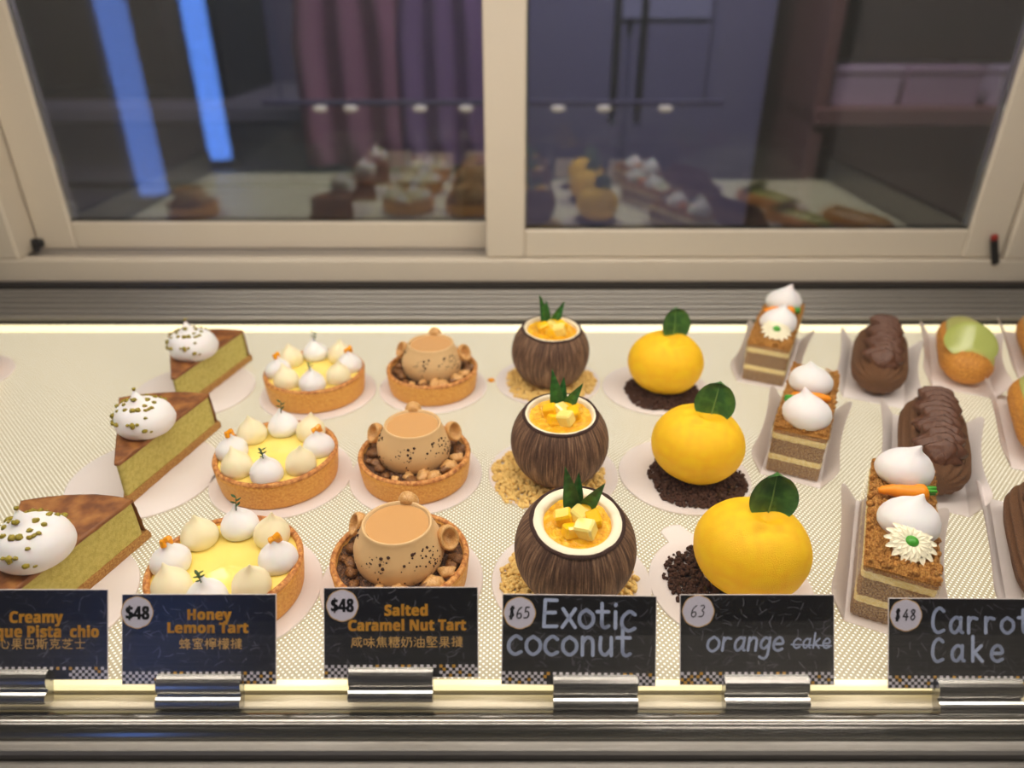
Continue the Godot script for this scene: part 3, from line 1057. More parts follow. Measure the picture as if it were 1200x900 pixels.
# ---------------------------------------------------------------- price cards
# pen strokes of the hand lettering: x right, y up, the small letters 6 high; a stroke that begins with 0 bends smoothly
func hand_letters() -> Dictionary:
	return {
		"E": [[1, 5, 9.5, 1, 9.6, 0.8, 5, 0.6, 0.5, 5, 0.6], [1, 0.8, 5.2, 4.5, 5.3]],
		"x": [[1, 0.5, 6, 4.5, 0], [1, 4.5, 6, 0.3, 0]],
		"o": [[0, 2.5, 6, 0.6, 4.5, 0.5, 1.8, 2.5, 0.2, 4.6, 1.8, 4.6, 4.4, 2.5, 6]],
		"t": [[0, 2, 9, 2, 4, 2.1, 1.2, 3.1, 0.2, 4.5, 0.8], [1, 0.2, 6, 4.4, 6]],
		"i": [[1, 1.6, 6, 1.6, 0.2], [1, 1.6, 8.3, 1.7, 8.7]],
		"c": [[0, 4.5, 5.2, 2.8, 6.1, 0.8, 4.4, 0.6, 1.8, 2.4, 0.2, 4.5, 1.0]],
		"n": [[1, 0.8, 6, 0.8, 0.2], [0, 0.8, 4, 2.2, 5.9, 4, 5, 4.2, 0.2]],
		"u": [[0, 0.8, 6, 0.7, 2, 2.2, 0.3, 4, 2], [1, 4.2, 6, 4.3, 0.2]],
		"r": [[1, 0.8, 6, 0.8, 0.2], [0, 0.8, 4, 2, 5.8, 3.9, 5.5]],
		"a": [[0, 4.2, 5.2, 2.4, 6, 0.6, 4, 0.7, 1.2, 2.3, 0.3, 4, 2.6], [0, 4.3, 6, 4.2, 1.2, 5, 0.3]],
		"g": [[0, 4, 5.2, 2.2, 6, 0.6, 4, 0.8, 1.8, 2.4, 1.2, 4, 3], [0, 4.2, 6, 4.1, -1.5, 2.6, -3.4, 0.6, -2.6]],
		"e": [[0, 0.7, 3.2, 4.4, 3.4, 3.8, 5.6, 2.2, 6, 0.6, 4, 0.8, 1.4, 2.6, 0.2, 4.6, 1.0]],
		"k": [[1, 0.8, 9.5, 0.8, 0.2], [1, 4, 6, 1, 3], [1, 1.6, 3.4, 4.4, 0.2]],
		"C": [[0, 4.8, 8.6, 3, 9.8, 1, 7.6, 0.6, 3, 2.2, 0.4, 4.8, 1.2]],
		"6": [[0, 3.6, 9.4, 1.4, 7, 0.6, 3, 1.6, 0.4, 3.6, 0.6, 4.2, 2.6, 3, 4.4, 1, 3.4]],
		"5": [[1, 4, 9.5, 1.2, 9.5, 1, 5.6], [0, 1, 5.6, 3, 6, 4.2, 4, 3.4, 1, 0.6, 0.6]],
		"3": [[0, 0.8, 9, 2.6, 9.6, 3.8, 8, 2.4, 5.4, 4, 4, 3.6, 1, 0.6, 0.4]],
		"4": [[1, 3.4, 9.5, 0.5, 3.2, 4.8, 3.2], [1, 3.6, 6, 3.4, 0]],
		"8": [[0, 3.8, 8.4, 2.2, 9.6, 0.8, 8, 2.4, 5.6, 4.2, 3, 2.4, 0.3, 0.7, 2.6, 2.6, 5.4, 3.8, 8.4]],
		"$": [[0, 3.8, 8.4, 2, 9.2, 0.8, 7.6, 2.4, 5.4, 3.8, 3, 2.4, 0.8, 0.6, 1.8], [1, 1.6, 10.2, 1.4, -0.6], [1, 2.9, 10.2, 2.7, -0.6]],
	}

# pen strokes of the printed Chinese: ten by ten, y down
func han_letters() -> Dictionary:
	var wood := [[0.2, 3, 3.8, 3], [2, 0.4, 2, 9.8], [2, 3.4, 0.2, 7], [2, 3.6, 3.6, 5.6]]
	return {
		"心": [[1, 5, 0.5, 8], [3, 3, 3.2, 8, 5, 9, 8, 9, 8.5, 7], [5, 2, 6, 4.5], [8, 3.5, 9.5, 6]],
		"果": [[2, 1, 8, 1, 8, 5, 2, 5, 2, 1], [2, 3, 8, 3], [5, 1, 5, 10], [0.5, 6.5, 9.5, 6.5], [5, 6.5, 1, 9.5], [5, 6.5, 9, 9.5]],
		"巴": [[1.5, 1, 8.5, 1, 8.5, 5, 1.5, 5], [1.5, 1, 1.5, 9, 9, 9, 9, 7], [5, 1, 5, 5]],
		"斯": [[0.3, 2, 5.2, 2], [1.3, 0.5, 1.3, 7], [4.2, 0.5, 4.2, 7], [1.3, 3.6, 4.2, 3.6], [1.3, 5.2, 4.2, 5.2], [0, 7, 5.4, 7], [1.8, 7.5, 0.5, 9.5], [3.6, 7.5, 5, 9.5], [9, 0.6, 6, 1.8, 6, 6, 5.4, 9.5], [6, 4, 9.8, 4], [8.2, 4, 8.2, 9.8]],
		"克": [[0.8, 1.8, 9.2, 1.8], [5, 0.2, 5, 3.6], [2.2, 3.6, 7.8, 3.6, 7.8, 6, 2.2, 6, 2.2, 3.6], [4, 6, 3.6, 8, 0.8, 9.8], [6.2, 6, 6.2, 9, 9.2, 9, 9.4, 7.6]],
		"芝": [[0.5, 2, 9.5, 2], [3.2, 0.5, 3.2, 3.4], [6.8, 0.5, 6.8, 3.4], [5, 3.4, 5.4, 4.6], [1.5, 5, 8, 5, 2.2, 9], [0.6, 7.6, 3, 9.2, 9.5, 9.4]],
		"士": [[0.5, 4, 9.5, 4], [5, 0.5, 5, 9], [1.8, 9, 8.2, 9]],
		"蜂": [[0.6, 2.4, 3.8, 2.4, 3.8, 5.4, 0.6, 5.4, 0.6, 2.4], [2.2, 0.6, 2.2, 8.6], [0.3, 8.8, 4.2, 8.2], [3.4, 7.2, 4.2, 9.2], [6.4, 0.4, 4.6, 3], [6, 1.6, 9, 1.6, 5, 4.8], [6, 2.2, 9.6, 4.8], [5.2, 5.4, 9.2, 5.4], [5.4, 6.8, 9, 6.8], [4.6, 8.2, 9.8, 8.2], [7.2, 4.8, 7.2, 10]],
		"蜜": [[5, 0, 5, 0.9], [0.8, 2.4, 0.8, 1.2, 9.2, 1.2, 9.2, 2.4], [2.2, 2.4, 1.6, 3.8], [3.6, 2.2, 4, 4.4, 7.4, 4.2], [7, 2, 3, 4.6], [8, 2.6, 8.8, 3.8], [2.4, 5.2, 7.6, 5.2, 7.6, 7.2, 2.4, 7.2, 2.4, 5.2], [5, 4.6, 5, 9.2], [1, 9.4, 9, 9.2], [8, 8, 9.2, 9.8]],
		"檸": wood + [[6.8, 0, 6.8, 0.8], [4.2, 2, 4.2, 1, 9.6, 1, 9.6, 2], [5, 2.6, 4.8, 3.8], [5.8, 2.4, 6.2, 3.8, 8.4, 3.6], [8.8, 2.4, 9.4, 3.6], [4.6, 4.4, 9.4, 4.4, 9.4, 6, 4.6, 6, 4.6, 4.4], [6.2, 4.4, 6.2, 6], [7.8, 4.4, 7.8, 6], [4.2, 7.2, 9.8, 7.2], [7, 7.2, 7, 9.6, 6, 9.4]],
		"檬": wood + [[4.2, 1.2, 9.8, 1.2], [5.8, 0.2, 5.8, 2.2], [8.2, 0.2, 8.2, 2.2], [4.4, 4, 4.4, 3, 9.6, 3, 9.6, 4], [5.4, 4.2, 8.8, 4.2], [4.4, 5.4, 9.8, 5.4], [7, 5.4, 5, 7], [6.4, 6.2, 7.8, 8, 7.4, 9.6, 6.4, 9.6], [7, 7, 4.6, 8.6], [7.6, 8, 4.8, 9.6], [9.4, 6, 8, 7.2], [8, 7.2, 9.8, 9.4]],
		"撻": [[0.3, 2.6, 3.4, 2.6], [2, 0.4, 2, 9, 1, 8.6], [0.2, 6.4, 3.6, 5], [4.6, 1, 5.2, 2], [4, 4, 5, 4, 4.4, 7.6], [4, 9.2, 5.4, 8.2, 9.8, 9.4], [6, 1.4, 9.4, 1.4], [7.7, 0.3, 7.7, 2.8], [5.6, 2.8, 9.8, 2.8], [6.6, 3, 6.9, 4], [8.8, 3, 8.4, 4], [6, 4.2, 9.4, 4.2], [6, 5.6, 9.4, 5.6], [5.6, 7, 9.8, 7], [7.7, 4.2, 7.7, 8.4]],
		"咸": [[1.6, 1.8, 9.4, 1.8], [1.6, 1.8, 1.4, 6, 0.4, 9.6], [2.8, 3.6, 5, 3.6], [2.6, 5, 5, 5, 5, 7.6, 2.6, 7.6, 2.6, 5], [6.2, 0.4, 6.8, 6, 9, 9.4, 9.6, 7.6], [9, 3.6, 5.6, 9], [7.8, 0.4, 8.8, 1.2]],
		"味": [[0.4, 2.6, 3, 2.6, 3, 7, 0.4, 7, 0.4, 2.6], [4.4, 2.6, 9.2, 2.6], [3.8, 5, 9.8, 5], [6.8, 0.4, 6.8, 9.8], [6.6, 5.2, 4, 8.6], [7, 5.2, 9.8, 8.4]],
		"焦": [[3.2, 0.4, 0.8, 3.6], [2.2, 2.2, 2.2, 7], [5.2, 0.2, 5.8, 1.4], [2.2, 1.8, 9, 1.8], [2.2, 3.4, 8.6, 3.4], [2.2, 5, 8.6, 5], [2.2, 6.8, 9.4, 6.8], [5.6, 1.8, 5.6, 6.8], [1.4, 8, 0.6, 9.6], [3.8, 8, 4.2, 9.4], [6, 8, 6.6, 9.4], [8.4, 8, 9.4, 9.4]],
		"糖": [[0.4, 1.2, 1.2, 3], [3.6, 1, 2.8, 3], [0.2, 4, 4, 4], [2, 0.4, 2, 9.8], [1.8, 4.4, 0.3, 7.6], [2.2, 4.4, 3.8, 6.6], [7, 0, 7, 1], [4.8, 1.2, 9.8, 1.2], [4.8, 1.2, 4.8, 5, 4.2, 9.4], [5.8, 2.4, 9, 2.4, 9, 5, 5.8, 5], [5.2, 3.7, 9.8, 3.7], [7.4, 1.6, 7.4, 6.4], [5.8, 6.8, 9, 6.8, 9, 9.4, 5.8, 9.4, 5.8, 6.8]],
		"奶": [[1.8, 0.6, 0.6, 5.2, 3.4, 9], [3.4, 3, 2.4, 6.4, 0.4, 9.4], [0.2, 3.2, 4, 3.2], [4.6, 1.4, 8.6, 1.4, 7.6, 4.4, 9.4, 4.4, 9, 8.8, 8, 9.4], [6, 1.4, 5.6, 6, 4.2, 9.6]],
		"油": [[0.8, 1, 1.8, 2], [0.4, 3.8, 1.4, 4.6], [0.4, 9, 2, 6.4], [3.4, 3, 9.2, 3, 9.2, 9.4, 3.4, 9.4, 3.4, 3], [3.4, 6.2, 9.2, 6.2], [6.3, 0.4, 6.3, 9.4]],
		"堅": [[0.8, 0.6, 5, 0.6], [0.8, 0.6, 0.8, 5.4, 5, 5.4], [2.2, 0.6, 2.2, 5.4], [2.2, 2.2, 4.4, 2.2, 4.4, 3.8, 2.2, 3.8], [5.8, 1.2, 9, 1.2, 5.6, 5.4], [6, 2, 9.6, 5.2], [1.8, 7.2, 8.2, 7.2], [5, 5.8, 5, 9.4], [0.6, 9.4, 9.4, 9.4]],
	}

const CARD_K := 0.345 / 835.0   # metres on a card for one pixel of the photograph

func hand_text(s: Shape, text: String, x: float, base: float, unit: float, advance: float, pen: float, slant := 0.0) -> void:
	var set_ := hand_letters()
	for ch in text:
		if set_.has(ch):
			for st in set_[ch]:
				var p := []
				for k in range(1, st.size(), 2):
					p.append(Vector2(x + (st[k] + st[k + 1] * slant) * unit, base + st[k + 1] * unit) * CARD_K)
				s.stroke(p, pen * CARD_K, 0.00034, st[0] == 0)
		x += advance

func han_text(s: Shape, text: String, x: float, y: float, size: float, advance: float, pen: float) -> void:
	var set_ := han_letters()
	for ch in text:
		for st in set_[ch]:
			var p := []
			for k in range(0, st.size(), 2):
				p.append(Vector2(x + (st[k] / 10.0 - 0.5) * size, y - (st[k + 1] / 10.0 - 0.5) * size) * CARD_K)
			s.stroke(p, pen * CARD_K, 0.00034)
		x += advance

func print_line(o: Node3D, called: String, text: String, x: float, y: float, cap: float, width: float, m: Material) -> void:
	var t := TextMesh.new()
	var base := SystemFont.new()
	base.font_names = PackedStringArray(["Droid Sans"])
	base.font_weight = 700
	var f := FontVariation.new()
	f.base_font = base
	f.variation_embolden = 0.0
	t.font = f
	t.font_size = 96
	t.pixel_size = 0.01
	t.depth = 0.05
	t.curve_step = 1.0
	t.text = text
	var wide: float = t.get_aabb().size.x
	var k: float = width * CARD_K / maxf(wide, 1e-6)
	var arr := t.get_mesh_arrays()
	var glyphs := Shape.new()
	glyphs.v = arr[Mesh.ARRAY_VERTEX]
	glyphs.n = arr[Mesh.ARRAY_NORMAL]
	glyphs.uv = arr[Mesh.ARRAY_TEX_UV]
	glyphs.idx = arr[Mesh.ARRAY_INDEX]
	var heavy := Shape.new()
	for d in [[-0.45, -0.3], [0.45, -0.3], [-0.45, 0.3], [0.45, 0.3]]:   # laid over itself a hair apart: a heavier face
		heavy.add(glyphs, Transform3D(Basis.from_scale(Vector3(k, cap * 1.08 * CARD_K / (0.714 * 0.96), 0.001)), Vector3(d[0], d[1], 0) * CARD_K))
	put(called, heavy, m, o, Vector3(x * CARD_K, y * CARD_K, 0.00034))

func make_card(px: float, py: float, roll: float, label: String, sd: int) -> Node3D:
	var tilt := Basis.from_euler(Vector3(deg_to_rad(-PITCH), 0, 0))
	var at := Vector3(0, EYE, 0) + ray(px, py) * 0.345
	var o := thing("price_card", label, "sign", at)
	o.basis = tilt * Basis(Vector3(0, 0, 1), deg_to_rad(roll))
	var w := 181.0 * CARD_K
	var h := 106.0 * CARD_K
	var s := Shape.new()
	s.box(Vector3(0, 0, 0), Vector3(w, h, 0.0005), 0.0001)
	put("card_stock", s, M.card_edge, o)
	var f := Shape.new()
	f.face([Vector3(-w / 2, h / 2, 0), Vector3(w / 2, h / 2, 0), Vector3(w / 2, -h / 2, 0), Vector3(-w / 2, -h / 2, 0)], Vector3(0, 0, 1))
	f.uv = PackedVector2Array([Vector2(0, 0), Vector2(1, 0), Vector2(1, 1), Vector2(0, 1)])
	for k in 4:
		f.v[k] = Vector3(f.v[k].x * 0.99, f.v[k].y * 0.985, 0.0003)
	var m := plain(Color.WHITE, 0.3)
	m.albedo_texture = card_texture(sd)
	m.clearcoat_enabled = true
	m.clearcoat = 1.0
	m.clearcoat_roughness = 0.22
	put("card_print", f, m, o)
	return o

func price_badge(o: Node3D, x: float, y: float) -> void:
	var ring := Shape.new()
	var face_ := Shape.new()
	var a1 := []
	var a2 := []
	for k in 48:
		var a := k * TAU / 48
		var r := 17.6 + 0.6 * absf(cos(a * 4.0))
		a1.append(Vector3((x + cos(a) * (r + 0.9)) * CARD_K, (y + sin(a) * (r + 0.9)) * CARD_K, 0.00031))
		a2.append(Vector3((x + cos(a) * r) * CARD_K, (y + sin(a) * r) * CARD_K, 0.00032))
	ring.face(a1, Vector3(0, 0, 1))
	face_.face(a2, Vector3(0, 0, 1))
	put("badge_rim", ring, M.gold_thin, o)
	put("price_badge", face_, M.badge, o)

func make_holder(px: float, py: float, label: String) -> void:   # a bent polished strip that grips the card's lower edge
	var at := Vector3(0, EYE, 0) + ray(px, py) * 0.345
	var o := thing("card_holder", label, "holder", at)
	o.basis = Basis.from_euler(Vector3(deg_to_rad(-PITCH), 0, 0))
	var front := []
	for k in 9:   # two rolls, one above the other
		var a := lerpf(1.35, -1.25, k / 8.0)
		front.append(Vector2(0.0008 + 0.0038 * cos(a), 0.0008 + 0.0050 * sin(a)))
	for k in 9:
		var a := lerpf(1.2, -1.3, k / 8.0)
		front.append(Vector2(0.0008 + 0.0044 * cos(a), -0.0076 + 0.0036 * sin(a)))
	front.append(Vector2(-0.002, -0.0112))
	front.append(Vector2(-0.002, 0.004))
	front.append(Vector2(-0.0012, 0.004))
	front.append(Vector2(-0.0012, -0.0006))
	front.append(Vector2(0.0006, -0.0006))
	front.append(Vector2(0.0006, 0.0055))
	var w := 98.0 * CARD_K
	var s := Shape.new()
	s.along_x(PackedVector2Array(front), -w / 2, w / 2, false)
	put("grip", s, M.chrome, o)

# ---------------------------------------------------------------- the scene
func _ready() -> void:
	rng.seed = 7
	noise.seed = 4
	noise.frequency = 0.01
	noise.noise_type = FastNoiseLite.TYPE_SIMPLEX_SMOOTH
	# camera
	var cam := Camera3D.new()
	cam.name = "camera"
	var lens := CameraAttributesPhysical.new()
	lens.frustum_focal_length = 12.0 / (450.0 / FOCAL_PX)
	lens.frustum_focus_distance = 0.405
	lens.exposure_aperture = 4.3
	lens.frustum_near = 0.02
	lens.frustum_far = 50.0
	add_child(cam)
	cam.position = Vector3(0, EYE, 0)
	cam.rotation.x = deg_to_rad(-PITCH)
	cam.attributes = lens
	cam.fov = rad_to_deg(2.0 * atan(450.0 / FOCAL_PX))
	cam.current = true
	# environment
	var we := WorldEnvironment.new()
	we.name = "environment"
	var env := Environment.new()
	env.background_mode = Environment.BG_COLOR
	env.background_color = Color(0.01, 0.01, 0.012)
	env.tonemap_mode = Environment.TONE_MAPPER_LINEAR
	env.tonemap_exposure = 1.0
	env.sdfgi_enabled = true
	env.ssao_enabled = true
	env.ssil_enabled = true
	we.environment = env
	add_child(we)
	# area lights: the case's two LED bars, the lit panel, a ceiling panel on either side of the case
	area_light("case_bar_front", Vector3(0, 0.446, -0.30), Vector2(1.1, 0.035), Vector3.DOWN, Color(1.0, 0.965, 0.92), 0.25)
	area_light("case_bar_rear", Vector3(0, 0.446, -0.60), Vector2(1.1, 0.035), Vector3.DOWN, Color(1.0, 0.965, 0.92), 0.15)
	area_light("panel", Vector3(0, 0.0004, -0.4555), Vector2(1.16, 0.42), Vector3.UP, Color(1.0, 0.9, 0.7), 0.03)
	area_light("kitchen_ceiling", Vector3(0.3, 2.03, -1.5), Vector2(0.9, 0.3), Vector3.DOWN, Color(0.95, 0.87, 1.0), 3.0)
	area_light("shop_ceiling", Vector3(0.9, 2.03, 1.4), Vector2(0.9, 0.3), Vector3.DOWN, Color(1.0, 0.95, 0.9), 0.8)
	area_light("blue_column", Vector3(-2.43, 0.25, 4.38), Vector2(0.18, 2.2), Vector3(0.42, 0, -0.9), Color(0.38, 0.58, 1.0), 0.05)
	make_materials()
	build_room()
	build_case()
	build_kitchen()
	build_pastries()
	build_cards()

func area_light(called: String, at: Vector3, size: Vector2, towards: Vector3, c: Color, energy: float) -> void:
	var l := AreaLight3D.new()
	l.name = called
	l.area_size = size
	l.light_color = c
	l.light_energy = energy
	l.area_range = 8.0
	l.area_attenuation = 2.0
	l.shadow_enabled = true
	add_child(l)
	l.position = at
	l.basis = Basis.looking_at(towards, Vector3(0, 0, 1) if absf(towards.y) > 0.9 else Vector3.UP)

func slab(c: Vector3, size: Vector3, bevel := 0.0) -> Shape:
	var s := Shape.new()
	s.box(c, size, bevel)
	return s

func build_room() -> void:
	var wall := plain(rgb8(140, 130, 158), 0.8)
	structure("floor", slab(Vector3(0, -0.95, 1.1), Vector3(7.0, 0.1, 9.0)), plain(rgb8(96, 88, 84), 0.6), "dim shop floor")
	structure("ceiling", slab(Vector3(0, 2.15, 1.1), Vector3(7.0, 0.1, 9.0)), plain(rgb8(120, 116, 120), 0.8), "dim shop ceiling")
	structure("wall_back", slab(Vector3(0, 0.6, -3.35), Vector3(7.0, 3.2, 0.1)), wall, "lavender grey kitchen wall")
	structure("wall_front", slab(Vector3(0, 0.6, 5.55), Vector3(7.0, 3.2, 0.1)), plain(rgb8(60, 56, 58), 0.8), "dark shop wall")
	structure("wall_left", slab(Vector3(-3.45, 0.6, 1.1), Vector3(0.1, 3.2, 9.0)), plain(rgb8(60, 58, 66), 0.8), "dark side wall")
	structure("wall_right", slab(Vector3(3.45, 0.6, 1.1), Vector3(0.1, 3.2, 9.0)), plain(rgb8(110, 86, 78), 0.8), "brown side wall")
	for a in [[Vector3(0.3, 2.06, -1.5), Color(0.93, 0.9, 1.0), "white ceiling light panel over the kitchen behind the case"], [Vector3(0.9, 2.06, 1.4), Color(1.0, 0.9, 0.8), "warm ceiling light panel over the shop in front of the case"]]:
		var o := thing("ceiling_light", a[2], "lamp", a[0])
		put("housing", slab(Vector3(0, 0.02, 0), Vector3(0.96, 0.04, 0.36), 0.004), M.frame, o)
		put("light_diffuser", slab(Vector3(0, -0.004, 0), Vector3(0.9, 0.008, 0.3), 0.002), glow(a[1], 1.2), o)
	# the blue light column across the shop, mirrored in the front glass, the rear glass and the card lamination
	var o := thing("light_column", "tall blue light column standing across the shop", "lamp", Vector3(-2.45, -0.9, 4.5))
	put("column_foot", disc(0.16, 0.0, 0.06, 24), M.black, o)
	var s := Shape.new()
	s.lathe([Vector2(0, 0.06), Vector2(0.09, 0.06), Vector2(0.09, 0.8), Vector2(0.09, 2.3), Vector2(0, 2.3)], 24)
	put("light_tube", s, glow(Color(0.38, 0.58, 1.0), 4.2), o)

func build_case() -> void:
	# the lit panel
	var o := thing("light_panel", "glowing dotted light panel that forms the floor of the display case", "light panel")
	var lit := plain(rgb8(122, 118, 110), 0.32)
	lit.emission_enabled = true
	lit.emission = Color.WHITE
	lit.emission_energy_multiplier = 1.22
	lit.emission_operator = BaseMaterial3D.EMISSION_OP_MULTIPLY
	lit.emission_texture = dot_texture()
	var z0 := -0.668
	var z1 := -0.2435
	var s := Shape.new()
	s.face([Vector3(-0.6, 0, z0), Vector3(0.6, 0, z0), Vector3(0.6, 0, z1), Vector3(-0.6, 0, z1)], Vector3.UP)
	for k in 4:
		s.uv[k] = Vector2(s.v[k].x, s.v[k].z) / 0.0034
	put("lit_face", s, lit, o)
	put("panel_body", slab(Vector3(0, -0.0056, (z0 + z1) / 2), Vector3(1.2, 0.011, z1 - z0)), M.lip, o)
	var edge := glow(rgb8(255, 238, 176), 1.1)
	put("light_edge", slab(Vector3(0, -0.0015, -0.6765), Vector3(1.2, 0.006, 0.015), 0.001), edge, o)
	put("light_edge", slab(Vector3(0, -0.0022, -0.2415), Vector3(1.2, 0.004, 0.004), 0.0005), edge, o)
	# pedestal below
	var ped := thing("case_cabinet", "grey cabinet that carries the lit display case", "cabinet")
	put("cabinet_body", slab(Vector3(0, -0.46, -0.49), Vector3(1.3, 0.87, 0.72), 0.004), M.frame_grey, ped)
	# front lip, rail and stepped sill
	var lip := thing("front_lip", "cream plastic strip between light panel and polished rail", "trim")
	put("strip", slab(Vector3(0, -0.0105, -0.2355), Vector3(1.2, 0.009, 0.0078), 0.0006), M.lip, lip)
	var rail := thing("front_rail", "polished steel tube running along the foot of the price cards", "rail")
	var t := Shape.new()
	var ring := PackedVector2Array()
	for k in 28:
		ring.append(Vector2(-0.2238 + 0.0076 * cos(k * TAU / 28), -0.0100 + 0.0076 * sin(k * TAU / 28)))
	t.along_x(ring, -0.62, 0.62, true)
	put("tube", t, plain(rgb8(120, 118, 114), 0.16, 1.0), rail)
	var sill := thing("front_sill", "stepped brushed metal sill of the case below the rail", "sill")
	var steps := [[-0.2165, -0.2095, -0.0085], [-0.2092, -0.1975, -0.0125], [-0.1972, -0.1800, -0.0165], [-0.1797, -0.1300, -0.0200]]
	for q in steps:
		put("step", slab(Vector3(0, q[2] - 0.01, (q[0] + q[1]) / 2), Vector3(1.3, 0.02, q[1] - q[0]), 0.0012), M.steel_brushed, sill)
	# front glass
	var fg := thing("front_glass", "clear front glass of the display case above the metal sill", "glass pane")
	put("glass_pane", slab(Vector3(0, 0.224, -0.2130), Vector3(1.24, 0.448, 0.005)), M.pane, fg)
	# sides and top
	for sx in [-1.0, 1.0]:
		var side := thing("side_panel", "grey end panel of the case with a steel kick plate on the " + ("cheesecake" if sx < 0 else "eclair") + " side", "panel")
		put("kick_plate", slab(Vector3(sx * 0.612, 0.012, -0.50), Vector3(0.02, 0.052, 0.56), 0.001), M.steel_brushed, side)
		put("end_board", slab(Vector3(sx * 0.614, 0.243, -0.50), Vector3(0.012, 0.408, 0.56), 0.001), plain(rgb8(112, 104, 104), 0.5), side)
	var top := thing("case_canopy", "flat top of the display case carrying two LED bars", "canopy")
	put("canopy_board", slab(Vector3(0, 0.47, -0.51), Vector3(1.28, 0.03, 0.62), 0.003), M.frame, top)
	for z in [-0.30, -0.60]:
		var bar := thing("led_light_bar", "slim LED bar under the case top, near the " + ("front glass" if z > -0.4 else "sliding windows"), "lamp", Vector3(0, 0.4545, z))
		put("light_diffuser", slab(Vector3(0, -0.003, 0), Vector3(1.1, 0.006, 0.035), 0.001), glow(Color(1.0, 0.95, 0.88), 3.0), bar)
	# ridged ledge behind the panel
	var ledge := thing("vent_ledge", "ribbed grey metal ledge between light panel and window frame", "ledge")
	put("ledge_plate", slab(Vector3(0, -0.007, -0.742), Vector3(1.22, 0.01, 0.096)), M.gasket, ledge)
	for k in 6:
		put("rib", slab(Vector3(0, 0.0, -0.7045 - k * 0.0152), Vector3(1.22, 0.006, 0.0085), 0.0016), M.steel_brushed, ledge)
	# the window frame
	var fr := thing("window_frame", "cream aluminium frame and track of the sliding windows", "frame")
	put("gasket", slab(Vector3(0, 0.0012, -0.7935), Vector3(1.24, 0.010, 0.010)), M.gasket, fr)
	put("bottom_frame", slab(Vector3(0, 0.0200, -0.8065), Vector3(1.24, 0.0276, 0.017), 0.002), M.frame, fr)
	put("track", slab(Vector3(0, 0.0165, -0.835), Vector3(1.24, 0.020, 0.040), 0.0), M.frame_grey, fr)
	put("track_rail", slab(Vector3(0, 0.0300, -0.8365), Vector3(1.24, 0.008, 0.003), 0.0), M.frame_grey, fr)
	for sx in [-1.0, 1.0]:
		put("jamb", slab(Vector3(sx * 0.598, 0.236, -0.8275), Vector3(0.052, 0.404, 0.059), 0.002), M.frame, fr)
	put("top_frame", slab(Vector3(0, 0.43, -0.8275), Vector3(1.144, 0.03, 0.059), 0.002), M.frame, fr)
	sash("sliding_window", "cream sliding window in the front track, over the orange cakes and eclairs", -0.030, 0.570, 0.0345, -0.8150, 0.045)
	sash("sliding_window", "cream sliding window in the rear track, over the cheesecakes and tarts", -0.570, 0.018, 0.0345, -0.8480, 0.045)
	# small fittings at the corners
	var la := thing("window_latch", "small black window latch with a red tip on the frame corner", "latch", Vector3(0.556, 0.045, -0.7965))
	var ls := Shape.new()
	ls.box(Vector3(0, 0, 0), Vector3(0.008, 0.034, 0.006), 0.002, Basis(Vector3(0, 0, 1), 0.35))
	put("lever", ls, M.black, la)
	var lt := Shape.new()
	lt.box(Vector3(-0.006, 0.016, 0.001), Vector3(0.008, 0.008, 0.006), 0.002, Basis(Vector3(0, 0, 1), 0.35))
	put("red_tip", lt, plain(rgb8(150, 40, 30), 0.5), la)
	var lb := thing("window_stop", "small black rubber stop on the frame corner by the cheesecakes", "stop", Vector3(-0.558, 0.048, -0.8180))
	var lc := Shape.new()
	lc.box(Vector3.ZERO, Vector3(0.014, 0.010, 0.008), 0.002)
	lc.box(Vector3(-0.004, -0.006, 0), Vector3(0.005, 0.012, 0.008), 0.001)
	put("rubber", lc, M.black, lb)

func sash(called: String, label: String, x0: float, x1: float, y0: float, z: float, stile: float) -> void:
	var o := thing(called, label, "window")
	var top := 0.415
	var rail_h := 0.033
	var d := 0.024
	for x in [x0 + stile / 2, x1 - stile / 2]:
		put("stile", slab(Vector3(x, (y0 + top) / 2, z), Vector3(stile, top - y0, d), 0.002), M.frame, o)
	put("bottom_rail", slab(Vector3((x0 + x1) / 2, y0 + rail_h / 2, z), Vector3(x1 - x0 - 2 * stile, rail_h, d - 0.002), 0.002), M.frame, o)
	put("top_rail", slab(Vector3((x0 + x1) / 2, top - rail_h / 2, z), Vector3(x1 - x0 - 2 * stile, rail_h, d - 0.002), 0.002), M.frame, o)
	for dz in [-0.005, 0.005]:   # double glazing
		put("glass_pane", slab(Vector3((x0 + x1) / 2, (y0 + top) / 2, z + dz), Vector3(x1 - x0 - 2 * stile, top - y0 - 2 * rail_h, 0.004)), M.coated, o)
	put("glazing_bead", slab(Vector3((x0 + x1) / 2, y0 + rail_h + 0.0012, z), Vector3(x1 - x0 - 2 * stile, 0.0024, 0.008)), M.gasket, o)

